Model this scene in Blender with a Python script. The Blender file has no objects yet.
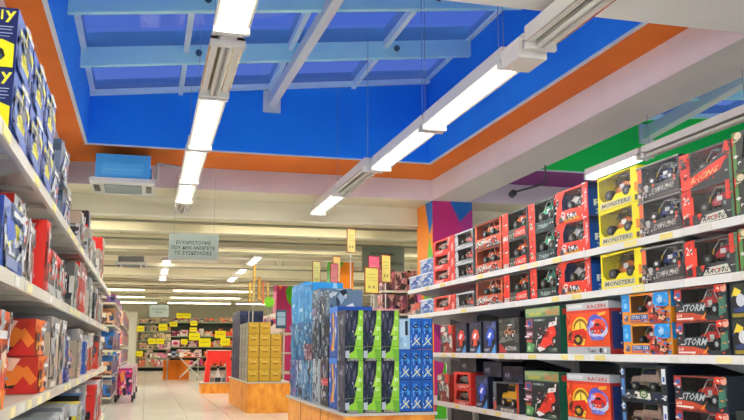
import bpy, bmesh, math, random
from mathutils import Vector, Matrix
C = bpy.context.scene.collection
PI = math.pi
rnd = random.Random(7)

# ------------------------------------------------------------------ materials
def lin(h):
    h = h.lstrip('#')
    if len(h) == 3: h = ''.join(c*2 for c in h)
    o = []
    for i in (0, 2, 4):
        c = int(h[i:i+2], 16)/255
        o.append(c/12.92 if c <= .04045 else ((c+.055)/1.055)**2.4)
    return (*o, 1)
_m = {}
def mat(h, rough=.46, metal=0., kind=''):
    k = (h, rough, metal, kind)
    if k in _m: return _m[k]
    m = bpy.data.materials.new('paint_' + h.strip('#')); m.use_nodes = True
    b = m.node_tree.nodes['Principled BSDF']
    b.inputs['Base Color'].default_value = lin(h)
    b.inputs['Roughness'].default_value = rough
    b.inputs['Metallic'].default_value = metal
    if rough > .35: b.inputs['Specular IOR Level'].default_value = .25
    _m[k] = m
    return m
def noise_mat(name, c1, c2, scale, rough=.5, stretch=(1, 1, 1), detail=4, bump=0.):
    m = bpy.data.materials.new(name); m.use_nodes = True
    nt = m.node_tree; N = nt.nodes; L = nt.links; b = N['Principled BSDF']
    tc = N.new('ShaderNodeTexCoord'); mp = N.new('ShaderNodeMapping'); nz = N.new('ShaderNodeTexNoise'); cr = N.new('ShaderNodeValToRGB')
    mp.inputs['Scale'].default_value = stretch
    nz.inputs['Scale'].default_value = scale; nz.inputs['Detail'].default_value = detail
    cr.color_ramp.elements[0].position = .32; cr.color_ramp.elements[1].position = .68
    cr.color_ramp.elements[0].color = lin(c1); cr.color_ramp.elements[1].color = lin(c2)
    L.new(tc.outputs['Object'], mp.inputs[0]); L.new(mp.outputs[0], nz.inputs[0]); L.new(nz.outputs[0], cr.inputs[0]); L.new(cr.outputs[0], b.inputs['Base Color'])
    b.inputs['Roughness'].default_value = rough
    if bump:
        bp = N.new('ShaderNodeBump'); bp.inputs['Strength'].default_value = bump
        L.new(nz.outputs[0], bp.inputs['Height']); L.new(bp.outputs[0], b.inputs['Normal'])
    return m
def emis(name, col, s):
    m = bpy.data.materials.new(name); m.use_nodes = True
    b = m.node_tree.nodes['Principled BSDF']
    b.inputs['Base Color'].default_value = lin(col)
    b.inputs['Emission Color'].default_value = lin(col); b.inputs['Emission Strength'].default_value = s
    return m
def film_mat(name, tint, gloss, rough=.08):
    m = bpy.data.materials.new(name); m.use_nodes = True
    nt = m.node_tree; N = nt.nodes; L = nt.links; N.remove(N['Principled BSDF'])
    t = N.new('ShaderNodeBsdfTransparent'); t.inputs[0].default_value = tint
    g = N.new('ShaderNodeBsdfGlossy'); g.inputs['Roughness'].default_value = rough
    x = N.new('ShaderNodeMixShader'); x.inputs[0].default_value = gloss
    L.new(t.outputs[0], x.inputs[1]); L.new(g.outputs[0], x.inputs[2]); L.new(x.outputs[0], N['Material Output'].inputs[0])
    return m
M_film = film_mat('clear_film', (.94, .95, .96, 1), .05, .25)
M_glass = film_mat('blue_tinted_pane', (.13, .17, .32, 1), .08, .05)
M_wood = noise_mat('orange_osb_board', '#dc7c14', '#f8ae38', 9, .5, (1, 1, .6), 6, .1)
M_wood.name = 'orange_board'
M_tube = emis('fluorescent_tube', '#fffbf4', 58)
M_tubefill = emis('fill_lamp_tube_far', '#fff6dc', 30)  # tubes of the crosswise lamps added as fill down the store
M_refl = mat('#5e5c58', .4)
def wall_mat(name, c1, c2): return noise_mat(name, c1, c2, 1.3, .8, detail=2)
M_white = wall_mat('white_plaster', '#dddad2', '#e8e5dd')
M_soffit = wall_mat('soffit_plaster', '#c6c3bc', '#cecbc4')
M_blue = wall_mat('blue_paint', '#0080f0', '#088af8')
M_orange = wall_mat('orange_paint', '#d46800', '#de7204')
M_green = wall_mat('green_paint', '#14d450', '#1cdc58')
M_purple = wall_mat('purple_paint', '#6c1c6c', '#782278')
M_lilac = wall_mat('coffer_bounce_tint', '#cfc6cd', '#d8ced4')  # pinkish tint paints in skylight and orange bounce on the coffer faces
M_cream = wall_mat('cream_paint', '#d8d2b8', '#e2dcc4')
M_frame_bluelit = mat('#c2fbfa', .4)  # cyan puts the light tinted by the blue panes into the white frames
M_frame_w = mat('#e2fcfe', .4)  # faint cyan, the same pane-tinted light put into the white
M_shelf = mat('#c6c2b4', .35)
M_shelf_r = mat('#f2f2ee', .3)
M_dark = mat('#17181c', .6)
M_lampw = mat('#d9d7cf', .35)
M_chrome = mat('#cbb998', .18, .9)

# tiled floor
def floor_mat():
    m = bpy.data.materials.new('glossy_white_tiles'); m.use_nodes = True
    nt = m.node_tree; N = nt.nodes; L = nt.links; b = N['Principled BSDF']
    tc = N.new('ShaderNodeTexCoord'); br = N.new('ShaderNodeTexBrick')
    br.offset = 0; br.inputs['Scale'].default_value = 1
    br.inputs['Brick Width'].default_value = .6; br.inputs['Row Height'].default_value = .6
    br.inputs['Mortar Size'].default_value = .004
    br.inputs['Color1'].default_value = lin('#e2e4e0'); br.inputs['Color2'].default_value = lin('#e8eae6'); br.inputs['Mortar'].default_value = lin('#aeb0aa')
    L.new(tc.outputs['Object'], br.inputs[0]); L.new(br.outputs[0], b.inputs['Base Color'])
    b.inputs['Roughness'].default_value = .16
    return m

# ------------------------------------------------------------------ mesh builder
class MB:
    def __init__(s): s.v = []; s.f = []; s.mi = []; s.ms = []
    def m(s, mt):
        if isinstance(mt, str): mt = mat(mt)
        if mt not in s.ms: s.ms.append(mt)
        return s.ms.index(mt)
    def poly(s, pts, mt):
        b = len(s.v); s.v += [tuple(p) for p in pts]; s.f.append(tuple(range(b, b+len(pts)))); s.mi.append(s.m(mt))
    def mesh(s, vs, fs, mt):
        b = len(s.v); s.v += [tuple(p) for p in vs]; i = s.m(mt)
        for f in fs: s.f.append(tuple(b+k for k in f)); s.mi.append(i)
    def box(s, x0, x1, y0, y1, z0, z1, mt, bottom=None, top=None):
        vs = [(x0,y0,z0),(x1,y0,z0),(x1,y1,z0),(x0,y1,z0),(x0,y0,z1),(x1,y0,z1),(x1,y1,z1),(x0,y1,z1)]
        s.mesh(vs, [(0,1,5,4),(1,2,6,5),(2,3,7,6),(3,0,4,7)], mt)
        s.mesh(vs, [(3,2,1,0)], bottom or mt); s.mesh(vs, [(4,5,6,7)], top or mt)
    def tube(s, p, q, r, mt, n=8, r2=None):
        p = Vector(p); q = Vector(q); d = (q-p).normalized(); r2 = r if r2 is None else r2
        a = d.orthogonal().normalized(); b = d.cross(a)
        vs = []
        for c, rr in ((p, r), (q, r2)):
            for i in range(n):
                t = 2*PI*i/n; vs.append(c + a*math.cos(t)*rr + b*math.sin(t)*rr)
        fs = [(i, (i+1) % n, n+(i+1) % n, n+i) for i in range(n)] + [tuple(range(n))[::-1], tuple(range(n, 2*n))]
        s.mesh(vs, fs, mt)
    def bar(s, p, q, w, h, mt):
        p = Vector(p); q = Vector(q); d = (q-p).normalized(); a = d.cross(Vector((0, 0, 1)))
        a = a.normalized() if a.length > 1e-4 else Vector((1, 0, 0)); b = a.cross(d)
        vs = [c + a*sx*w/2 + b*sz*h/2 for c in (p, q) for sx, sz in ((-1,-1),(1,-1),(1,1),(-1,1))]
        s.mesh(vs, [(0,1,2,3),(7,6,5,4),(0,4,5,1),(1,5,6,2),(2,6,7,3),(3,7,4,0)], mt)
    def build(s, name, parent=None, loc=None, rz=0):
        me = bpy.data.meshes.new(name); me.from_pydata(s.v, [], s.f)
        for m in s.ms: me.materials.append(m)
        me.polygons.foreach_set('material_index', s.mi); me.validate(); me.update()
        o = bpy.data.objects.new(name, me); C.objects.link(o)
        if parent: o.parent = parent
        if loc: o.location = loc
        o.rotation_euler.z = rz
        return o
def empty(name, loc=(0, 0, 0), rz=0):
    o = bpy.data.objects.new(name, None); C.objects.link(o); o.location = loc; o.rotation_euler.z = rz; o.empty_display_size = .05
    return o
_used = set()
def tag(o, label, cat, group=None):
    if len(label.replace('-', ' ').split()) > 16: print('LONG', label)
    o['label'] = label; o['category'] = cat
    if group: o['group'] = group
    return o
def struct(o): o['kind'] = 'structure'; return o
def copy_tree(o, parent=None):
    c = o.copy(); C.objects.link(c); c.parent = parent
    for ch in list(o.children): copy_tree(ch, c)
    return c

# ------------------------------------------------------------------ printed artwork, painted film glare
_txt = {}
def text_mesh(t):
    if t in _txt: return _txt[t]
    cu = bpy.data.curves.new('t', 'FONT'); cu.body = t; cu.resolution_u = 1; cu.align_x = 'LEFT'
    cu.offset = .02
    o = bpy.data.objects.new('t', cu); C.objects.link(o)
    dg = bpy.context.evaluated_depsgraph_get(); me = o.evaluated_get(dg).to_mesh()
    vs = [(v.co.x, v.co.y) for v in me.vertices]; fs = [tuple(p.vertices) for p in me.polygons]
    o.evaluated_get(dg).to_mesh_clear(); bpy.data.objects.remove(o); bpy.data.curves.remove(cu)
    xs = [v[0] for v in vs]; ys = [v[1] for v in vs]
    x0, x1, y0, y1 = min(xs), max(xs), min(ys), max(ys)
    vs = [((x-x0)/(x1-x0), (y-y0)/(y1-y0)) for x, y in vs]
    _txt[t] = (vs, fs); return _txt[t]
def R(c, a, b, d, e): return ('P', c, [(a, b), (d, b), (d, e), (a, e)])
def P(c, *p): return ('P', c, list(p))
def E(c, x, y, rx, ry, n=14): return ('P', c, [(x+rx*math.cos(2*PI*i/n), y+ry*math.sin(2*PI*i/n)) for i in range(n)])
def T(c, t, a, b, d, e, sh=0., sl=0.): return ('T', c, t, a, b, d, e, sh, sl)
def busy(a, b, d, e, cols, n, seed, size=.25):
    if not cols: cols = ['#3c6cb0', '#d8dce4']
    r = random.Random(seed); out = []
    for _ in range(n):
        cx = a+(d-a)*r.random(); cy = b+(e-b)*r.random(); w = (d-a)*size*(.3+r.random()); h = (e-b)*size*(.3+r.random())
        k = r.choice((3, 4, 4, 5)); t0 = r.random()*6
        pts = [(min(d, max(a, cx+w*math.cos(t0+2*PI*i/k)*(.6+.6*r.random()))), min(e, max(b, cy+h*math.sin(t0+2*PI*i/k)*(.6+.6*r.random())))) for i in range(k)]
        out.append(('P', r.choice(cols), pts))
    return out
def glare_streaks(a, b, d, e, n, seed, cols=('#d8dee2', '#b4bcc2', '#8c949c')):  # slanting pale bands painted on as glare of the film wrap
    n = max(1, n//3)
    r = random.Random(seed); out = []
    for _ in range(n):
        x = a+(d-a)*r.random(); y = b+(e-b)*r.random(); l = (e-b)*(.15+.4*r.random()); w = (d-a)*(.05+.14*r.random()); s = (r.random()-.3)*.6*(d-a)
        c = lambda p: (min(d, max(a, p[0])), min(e, max(b, p[1])))
        out.append(('P', r.choice(cols), [c((x, y)), c((x+w, y)), c((x+w*1.4+s, y+l)), c((x+s, y+l))]))
    return out
def CARP(col, a, b, d, e, kind='sport', rim='#c8c8c8'):
    """printed picture of a car seen from the side"""
    X = lambda u: a+(d-a)*u
    Y = lambda v: b+(e-b)*v
    prof = {'sport': [(0,.25),(.02,.5),(.25,.62),(.42,.95),(.66,.92),(.85,.62),(1,.5),(1,.22)],
            'buggy': [(.05,.3),(0,.9),(.12,.95),(.2,.6),(.45,.8),(.6,.78),(.75,.5),(1,.4),(1,.28)],
            'jeep': [(0,.3),(0,.65),(.3,.68),(.34,1),(.95,1),(1,.65),(1,.28)],
            'truck': [(0,.35),(0,.7),(.2,.72),(.34,1),(.62,1),(.68,.7),(1,.7),(1,.35)]}[kind]
    out = [('P', col, [(X(u), Y(v)) for u, v in prof])]
    if kind != 'buggy': out.append(('P', '#1a2028', [(X(.36), Y(.66)), (X(.42), Y(.9)), (X(.62), Y(.9)), (X(.68), Y(.66))]))
    rr = {'sport': .2, 'buggy': .34, 'jeep': .27, 'truck': .34}[kind]
    ry = (e-b)*rr; rx = ry*CARP.asp
    for u in (.2, .8):
        out += [E('#15161a', X(u), Y(rr*.95), rx, ry, 12), E(rim, X(u), Y(rr*.95), rx*.5, ry*.5, 8)]
    return out
CARP.asp = .6
def paint(mb, O, U, V, N, W, H, shapes, base=.0006, step=.00035, clipz=None):
    O = Vector(O); U = Vector(U); V = Vector(V); N = Vector(N)
    k = 0
    for s in shapes:
        k += 1; off = N*(base+step*k)
        if s[0] == 'P':
            mb.poly([O+U*(u*W)+V*(v*H)+off for u, v in s[2]], s[1])
        else:
            _, c, t, a, b, d, e, sh, sl = s
            vs, fs = text_mesh(t)
            mb.mesh([O+U*((a+(d-a)*x+sh*y)*W)+V*((b+(e-b)*y+sl*x)*H)+off for x, y in vs], fs, c)
def hole_fill(outer, inner):
    bm = bmesh.new(); es = []
    for loop in (outer, inner):
        vs = [bm.verts.new((x, y, 0)) for x, y in loop]
        es += [bm.edges.new((vs[i], vs[(i+1) % len(vs)])) for i in range(len(vs))]
    bmesh.ops.triangle_fill(bm, use_beauty=True, use_dissolve=False, edges=es)
    bm.verts.index_update()
    vs = [(v.co.x, v.co.y) for v in bm.verts]; fs = [tuple(v.index for v in f.verts) for f in bm.faces]
    bm.free(); return vs, fs

# ------------------------------------------------------------------ toy vehicles
def toy(kind, L, col, col2, parent, loc, rim='#6e7278'):
    """toy along local X, centre at loc, wheels on loc.z"""
    mb = MB(); rr = {'buggy': .125, 'truck': .14, 'jeep': .11, 'sport': .085, 'racer': .1, 'quad': .14}[kind]*L
    W = {'racer': .16, 'buggy': .22, 'quad': .2}.get(kind, .3)*L/2
    prof = {'sport': [(-.5,.12,.2,.8),(-.44,.1,.3,1),(-.2,.09,.34,1),(-.05,.09,.48,.75),(.18,.09,.49,.72),(.34,.1,.34,.95),(.46,.1,.3,.95),(.5,.14,.22,.7)],
            'jeep': [(-.48,.16,.36,.9),(-.2,.14,.38,.95),(-.17,.14,.4,.95),(-.1,.14,.62,.85),(.36,.14,.62,.85),(.44,.14,.4,.95),(.48,.16,.36,.9)],
            'truck': [(-.46,.24,.36,.8),(-.2,.2,.42,.9),(-.08,.2,.6,.75),(.12,.2,.6,.75),(.18,.2,.42,.9),(.44,.22,.42,.9),(.47,.26,.4,.8)],
            'buggy': [(-.5,.16,.2,.4),(-.3,.14,.26,.6),(-.1,.14,.4,.8),(.1,.14,.44,.8),(.25,.16,.34,.7),(.4,.2,.3,.5)],
            'racer': [(-.5,.06,.1,.4),(-.2,.05,.18,.6),(0,.05,.24,1),(.1,.05,.36,.7),(.3,.06,.22,.6),(.44,.08,.16,.5)],
            'quad': [(-.4,.26,.36,.7),(-.2,.2,.46,.9),(0,.16,.34,.5),(.15,.2,.5,.5),(.4,.28,.44,.8)]}[kind]
    secs = []
    for x, zb, zt, w in prof:
        x, zb, zt = x*L, zb*L, zt*L; w = w*W; c = (zt-zb)*.25
        secs.append([(x, -w, zb), (x, w, zb), (x, w, zt-c), (x, w*.7, zt), (x, -w*.7, zt), (x, -w, zt-c)])
    vs = sum(secs, []); n = 6; fs = []
    for i in range(len(secs)-1):
        for j in range(n): fs.append((i*n+j, i*n+(j+1) % n, (i+1)*n+(j+1) % n, (i+1)*n+j))
    fs += [tuple(range(n))[::-1], tuple(range((len(secs)-1)*n, len(secs)*n))]
    mb.mesh(vs, fs, mat(col, .25))
    if kind in ('sport', 'jeep', 'truck'):   # side glass and stripe
        xa, xb, za, zb = {'sport': (-.1,.24,.33,.44), 'jeep': (-.08,.34,.42,.56), 'truck': (-.1,.12,.44,.55)}[kind]
        for s in (-1, 1): mb.poly([(xa*L-.03*L, s*(W*.93+.002), za*L), (xb*L, s*(W*.93+.002), za*L), (xb*L-.02*L, s*(W*.8+.002), zb*L), (xa*L+.03*L, s*(W*.8+.002), zb*L)], mat('#12161e', .15))
        mb.box(-.44*L, .44*L, -W-.002, W+.002, .2*L, .225*L, mat(col2, .3))
    else:
        mb.box(.3*L, .46*L, -W*1.05, W*1.05, .42*L, .45*L, mat(col2, .3))      # rear wing
        mb.bar((.34*L, 0, .28*L), (.38*L, 0, .43*L), .02*L, .03*L, mat(col2, .3))
        mb.box(-.5*L, -.42*L, -W, W, .1*L, .13*L, mat(col2, .3))
        for s in (-1, 1): mb.tube((-.1*L, s*W*.7, .2*L), (.18*L, s*W*.3, .5*L), .012*L, mat(col2, .3), 5)
    if kind in ('buggy', 'truck', 'quad'):
        for s in (-1, 1):
            pts = [(-.22, .9, .4), (-.08, .8, .6), (.14, .8, .6), (.3, .95, .36)]
            for a_, b_ in zip(pts, pts[1:]): mb.tube((a_[0]*L, s*W*a_[1], a_[2]*L), (b_[0]*L, s*W*b_[1], b_[2]*L), .011*L, mat(col2, .3), 5)
            for x_ in (-.32, .33): mb.tube((x_*L, s*W*.9, .14*L), (x_*L*.8, s*W*.8, .4*L), .016*L, mat('#d8b43c', .3), 5)
            mb.poly([(-.06*L, s*(W*.97), .24*L), (.1*L, s*(W*.97), .24*L), (.1*L, s*(W*.97), .36*L), (-.06*L, s*(W*.97), .36*L)], mat('#f0f0ec', .3))
        mb.box(.4*L, .5*L, -W*.9, W*.9, .17*L, .2*L, mat(col2, .3)); mb.box(-.54*L, -.47*L, -W*.8, W*.8, .18*L, .22*L, mat('#d8d8d4', .3))
        mb.box(-.12*L, .12*L, -W*.5, W*.5, .59*L, .62*L, mat('#e8e4dc', .3))
    elif kind == 'jeep':
        mb.box(.48*L, .53*L, -W*.5, W*.5, .24*L, .44*L, mat('#1a1c20', .5)); mb.box(-.52*L, -.47*L, -W, W, .16*L, .22*L, mat(col2, .4)); mb.box(-.1*L, .34*L, -W*.7, W*.7, .625*L, .645*L, mat(col2, .4))
    o = mb.build('toy_car', parent, loc)
    wy = W+ (.05*L if kind in ('buggy', 'racer', 'truck', 'quad') else .0)
    xs = {'racer': (-.33, .33)}.get(kind, (-.3, .31))
    for x in xs:
        for s in (-1, 1):
            wb = MB(); wt = .1*L if kind != 'sport' else .07*L
            wb.tube((0, -wt/2, 0), (0, wt/2, 0), rr, mat('#17181a', .6), 12)
            wb.tube((0, -wt/2-.002, 0), (0, wt/2+.002, 0), rr*.45, mat(rim, .3), 7)
            wb.build('wheel', o, (x*L, s*wy, rr))
    return o

# ------------------------------------------------------------------ cartons
def carton(W, H, D, base, front=(), side=(), side_base=None, window=None, win_shapes=(), inner='#2c3038', car=None, top=None, film=True, name='toy_box', extra=None):
    """front faces local -Y; origin at the middle of the front bottom edge"""
    mb = MB(); sb = side_base or base; hw = W/2
    c_front = base
    vs = [(-hw,0,0),(hw,0,0),(hw,D,0),(-hw,D,0),(-hw,0,H),(hw,0,H),(hw,D,H),(-hw,D,H)]
    mb.mesh(vs, [(1,2,6,5),(3,0,4,7)], sb); mb.mesh(vs, [(2,3,7,6),(3,2,1,0)], base); mb.mesh(vs, [(4,5,6,7)], top or base)
    if window:
        hv, hf = hole_fill([(0, 0), (1, 0), (1, 1), (0, 1)], window)
        mb.mesh([(-hw+u*W, 0, v*H) for u, v in hv], hf, base)
        us = [p[0] for p in window]; vv = [p[1] for p in window]
        dy = min(D*.92, .16)
        mb.poly([(-hw+.004, dy, .002), (hw-.004, dy, .002), (hw-.004, dy, H-.002), (-hw+.004, dy, H-.002)], inner)
        paint(mb, (-hw, dy-.0005, 0), (1,0,0), (0,0,1), (0,-1,0), W, H, win_shapes)
        # card platform under the toy
        mb.box(-hw+.005, hw-.005, .01, dy, min(vv)*H-.004, min(vv)*H+.002, inner)
    else:
        mb.mesh(vs, [(0,1,5,4)], base)
    if window:
        sd = int(W*1e4+H*1e3)
        cols = [s_[1] for s_ in front if s_[0] == 'P'][:6]+['#16181c', '#d8d8d4', '#2c3036']
        fine = []
        for s_ in busy(0, .0, 1, 1, cols, 60, sd, .045):
            cx = sum(p[0] for p in s_[2])/len(s_[2]); cy = sum(p[1] for p in s_[2])/len(s_[2])
            if cy < min(p[1] for p in window)-.03 or cx < min(p[0] for p in window)-.03 or cx > max(p[0] for p in window)+.03: fine.append(s_)
        if base != '#f2e21a': front = list(front)+fine
        paint(mb, (-hw, dy-.003, 0), (1,0,0), (0,0,1), (0,-1,0), W, H, busy(.08, min(p[1] for p in window), .92, max(p[1] for p in window), ['#15171a', '#9c9c98', '#6c7072', '#4a4e54', '#84888c'], 26, sd+1, .08))
    paint(mb, (-hw, 0, 0), (1,0,0), (0,0,1), (0,-1,0), W, H, front)
    if side:
        paint(mb, (hw, 0, 0), (0,1,0), (0,0,1), (1,0,0), D, H, side)
        paint(mb, (-hw, D, 0), (0,-1,0), (0,0,1), (-1,0,0), D, H, side)
    o = mb.build(name)
    if window:
        if car:
            kind, L, col, col2, cu = car[:5]; sz = min(1, (H*.985-min(p[1] for p in window)*H-.006)/(L*(.63 if kind in ('buggy', 'truck', 'quad', 'jeep') else .5))); rim = car[5] if len(car) > 5 else '#6e7278'
            toy(kind, L, col, col2, o, (-hw+cu*W, .075, min(p[1] for p in window)*H+.004), rim).scale = (1, 1, sz)
        if film:
            fb = MB(); fb.poly([(-hw+u*W, .0015, v*H) for u, v in window], M_film); fb.build('clear_window', o)
    return o

PROTO = {}
GROUP = {}
def put(key, maker, loc, rz, label, cat='toy box', group=None, name=None):
    if key not in PROTO: PROTO[key] = maker(); o = PROTO[key]
    else: o = copy_tree(PROTO[key])
    o.location = loc; o.rotation_euler.z = rz
    if name: o.name = name
    tag(o, label, cat, group)
    return o

# ================================================================== SHELL
f = MB(); f.box(-6, 12, -4, 43, -.1, 0, floor_mat()); struct(f.build('floor'))
def wall(name, a, m): b = MB(); b.box(*a, m); return struct(b.build(name))
wall('wall_left', (-6.2, -6, -4, 43, 0, 3.42), M_white)
wall('wall_right', (12, 12.2, -4, 43, 0, 3.42), M_white)
wall('wall_far', (-6.2, 12.2, 42.2, 42.4, 0, 3.42), M_cream)
# lower ceiling with two coffers
HB, HT = 3.1, 3.4
c1 = (-1.085, 3.945, 4.7, 11.5); c2 = (4.5, 9.5, 4.7, 11.5)
s = MB()
s.box(-6.2, 12.2, -4, 4.7, HB, HT, M_white); s.box(-6.2, 12.2, 11.5, 42.4, HB, HT, M_cream)
s.box(-6.2, -1.085, 4.7, 11.5, HB, HT, M_soffit); s.box(3.945, 4.5, 4.7, 11.5, HB, HT, M_soffit); s.box(9.5, 12.2, 4.7, 11.5, HB, HT, M_soffit)
struct(s.build('ceiling'))
ln = MB()
for c in (c1, c2):
    x0, x1, y0, y1 = c; e = .004
    ln.box(x0, x0+e, y0, y1, HB, HT, M_lilac); ln.box(x1-e, x1, y0, y1, HB, HT, M_lilac); ln.box(x0, x1, y1-e, y1, HB, HT, M_lilac); ln.box(x0, x1, y0, y0+e, HB, HT, M_lilac)
struct(ln.build('ceiling'))
def coffer(n, c, w, mo, mw, tr=True):
    # painted margin around the opening, then the painted well walls
    b = MB(); x0, x1, y0, y1 = c; a0, a1, b0, b1 = w
    e = .035
    for q in ((x0-.1, x1+.1, y0-.1, b0-e), (x0-.1, x1+.1, b1+e, y1+.1), (x0-.1, a0-e, b0-e, b1+e), (a1+e, x1+.1, b0-e, b1+e)):
        b.box(*q, HT, HT+.08, mo)
    struct(b.build('ceiling'))
    t = MB(); e = .035
    for q in ((a0-e, a1+e, b0-e, b0), (a0-e, a1+e, b1, b1+e), (a0-e, a0, b0, b1), (a1, a1+e, b0, b1)):
        t.box(*q, HT-.015, HT, mat('#d8dde6', .5))
    struct(t.build('trim_%d' % n))
    zr = lambda x: 4.13+.117*x if n == 1 else 4.13+.0*(x)
    k = MB(); g = .035
    def prism(pts, ylo, yhi):
        pass
    zl, zh = GZ(n, a0)+.05, GZ(n, a1)+.05
    k.box(a0-g, a0, b0-g, b1+g, HT, zl, mw); k.box(a1, a1+g, b0-g, b1+g, HT, zh, mw)
    for yy in ((b0-g, b0), (b1, b1+g)):
        z0, z1 = (zl-.0, zh-.0)
        vs = [(a0, yy[0], HT), (a1, yy[0], HT), (a1, yy[0], z1), (a0, yy[0], z0), (a0, yy[1], HT), (a1, yy[1], HT), (a1, yy[1], z1), (a0, yy[1], z0)]
        k.mesh(vs, [(0,1,2,3),(5,4,7,6),(0,4,5,1),(3,2,6,7)], mw)
    struct(k.build('wall_skylight_%s' % ('left' if n == 1 else 'right')))
def GZ(n, x): return 4.13+.117*x if n == 1 else 3.72+.095*(x-1)
w1 = (-.78, 3.53, 5.05, 10.4); w2 = (5.1, 9.2, 5.05, 10.4)
coffer(1, c1, w1, M_orange, M_blue); coffer(2, c2, w2, M_purple, M_green)
def skylight(n, w, mull, trans):
    a0, a1, b0, b1 = w
    fr = MB()
    def xbar(y, up, dn, th, m=M_frame_bluelit):
        vs = []
        for yy in (y-th/2, y+th/2):
            for x, dz in ((a0, -dn), (a1, -dn), (a1, up), (a0, up)): vs.append((x, yy, GZ(n, x)+dz))
        fr.mesh(vs, [(0,1,2,3),(5,4,7,6),(0,4,5,1),(3,2,6,7)], m)
    for y in trans: xbar(y, .16, .2, .07)
    xbar(b1-.04, .12, .06, .08, M_frame_w); xbar(b0+.04, .12, .06, .08, M_frame_w)
    for x in mull: fr.bar((x, b0, GZ(n, x)+.02), (x, b1, GZ(n, x)+.02), .055, .22, M_frame_w)
    for x in (a0+.03, a1-.03): fr.bar((x, b0, GZ(n, x)+.03), (x, b1, GZ(n, x)+.03), .06, .1, M_frame_w)
    for y in trans:
        for x in mull: fr.tube((x+.13, y-.04, GZ(n, x)-.08), (x+.13, y-.06, GZ(n, x)-.08), .035, '#3c5a6a', 10)
    o = struct(fr.build('window_%d' % n))
    xs = [a0]+list(mull)+[a1]; ys = [b0]+sorted(trans)+[b1]
    for i in range(len(xs)-1):
        for j in range(len(ys)-1):
            p = MB(); xa, xb, ya, yb = xs[i]+.02, xs[i+1]-.02, ys[j]+.02, ys[j+1]-.02
            p.poly([(xa, ya, GZ(n, xa)), (xb, ya, GZ(n, xb)), (xb, yb, GZ(n, xb)), (xa, yb, GZ(n, xa))], M_glass)
            p.build('pane', o)
skylight(1, w1, (.284, 1.4, 2.49), (8.87, 7.42, 5.97))
skylight(2, w2, (6.2, 7.2, 8.2), (8.87, 7.42, 5.97))
# diagonal tie struts with their wall plates
for nm, p, q, z0 in (('tie', (1.42, 10.38, 4.07), (1.56, 6.2, 4.1), 0), ('tie2', (6.8, 10.38, 4.0), (6.25, 5.2, 4.1), 0)):
    b = MB(); b.bar(p, q, .1 if nm == 'tie' else .13, .12 if nm == 'tie' else .17, mat('#dfe3e2', .4)); b.box(p[0]-.11, p[0]+.11, 10.36, 10.4, p[2]-.14, p[2]+.14, mat('#dfe3e2', .4))
    struct(b.build('trim_3' if nm == 'tie' else 'trim_4'))
# cross beams under the far ceiling
k = 5
for y, z, d in ((12.2, 2.83, .13), (14.0, 2.86, .1), (16.3, 2.9, .1), (18.2, 2.9, .1), (22.5, 2.86, .14), (25.5, 2.9, .12), (29, 2.95, .12), (33, 2.95, .12)):
    b = MB(); b.box(-6, 12, y, y+.12, z, z+d, M_cream); b.box(-6, 12, y-.05, y+.17, z-.015, z, mat('#e9e6d4', .5)); b.box(-6, 12, y+.03, y+.09, z+d, HB, M_cream)
    struct(b.build('trim_%d' % k)); k += 1

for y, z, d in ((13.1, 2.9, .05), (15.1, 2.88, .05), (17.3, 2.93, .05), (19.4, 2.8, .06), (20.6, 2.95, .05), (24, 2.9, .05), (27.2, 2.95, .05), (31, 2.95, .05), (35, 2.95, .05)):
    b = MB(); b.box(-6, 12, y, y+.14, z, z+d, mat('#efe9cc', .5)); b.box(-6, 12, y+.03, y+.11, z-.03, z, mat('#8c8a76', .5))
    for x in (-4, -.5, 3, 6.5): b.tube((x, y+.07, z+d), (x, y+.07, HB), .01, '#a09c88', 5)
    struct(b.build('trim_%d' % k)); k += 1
# ================================================================== LAMPS
def lamp_proto(L, on, wide):
    T_ = M_tubefill if L > 2 else M_tube
    r = empty('ceiling_lamp')
    w = wide
    h = MB(); h.box(-w*.42, w*.42, -L/2, L/2, .045, .045+w*.45, M_lampw)
    h.box(-w*.5, -w*.25, -L/2, L/2, .03, .05, M_lampw); h.box(w*.25, w*.5, -L/2, L/2, .03, .05, M_lampw)
    h.build('housing', r)
    rf = MB()
    for s in (-1, 1):
        vs = [(s*.025, -L/2+.03, .043), (s*w*.5, -L/2+.03, .028), (s*w*.5, L/2-.03, .028), (s*.025, L/2-.03, .043)]
        rf.mesh(vs, [(0,1,2,3)], M_refl if on else M_chrome)
    rf.build('reflector', r)
    for s in (-1, 1):
        t = MB(); t.tube((s*.022, -L/2+.05, .006), (s*.022, L/2-.05, .006), .016, T_ if on else mat('#c9c6bd', .3), 8)
        t.build('tube', r)
        e = MB(); e.box(-w*.5, w*.5, s*L/2-.02*(1+s), s*L/2+.02*(1-s), -.012, .045, M_lampw); e.build('end_cap', r)
    return r
LP = {}
def lamp(key, L, on, x, y, z, label, group, top=None, w=.22):
    kk = (L, on, w)
    if kk not in LP: LP[kk] = lamp_proto(L, on, w); o = LP[kk]
    else: o = copy_tree(LP[kk])
    o.location = (x, y, z); tag(o, label, 'ceiling lamp', group)
    return o
def hang(root, x, y, z, zt):
    # suspension wire
    b = MB(); b.tube((0, y-root.location.y, .1), (0, y-root.location.y, zt-z), .003, mat('#8a98a8', .5), 4); b.build('wire', root)
rows = []
A = .42; Z = 2.85
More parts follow.
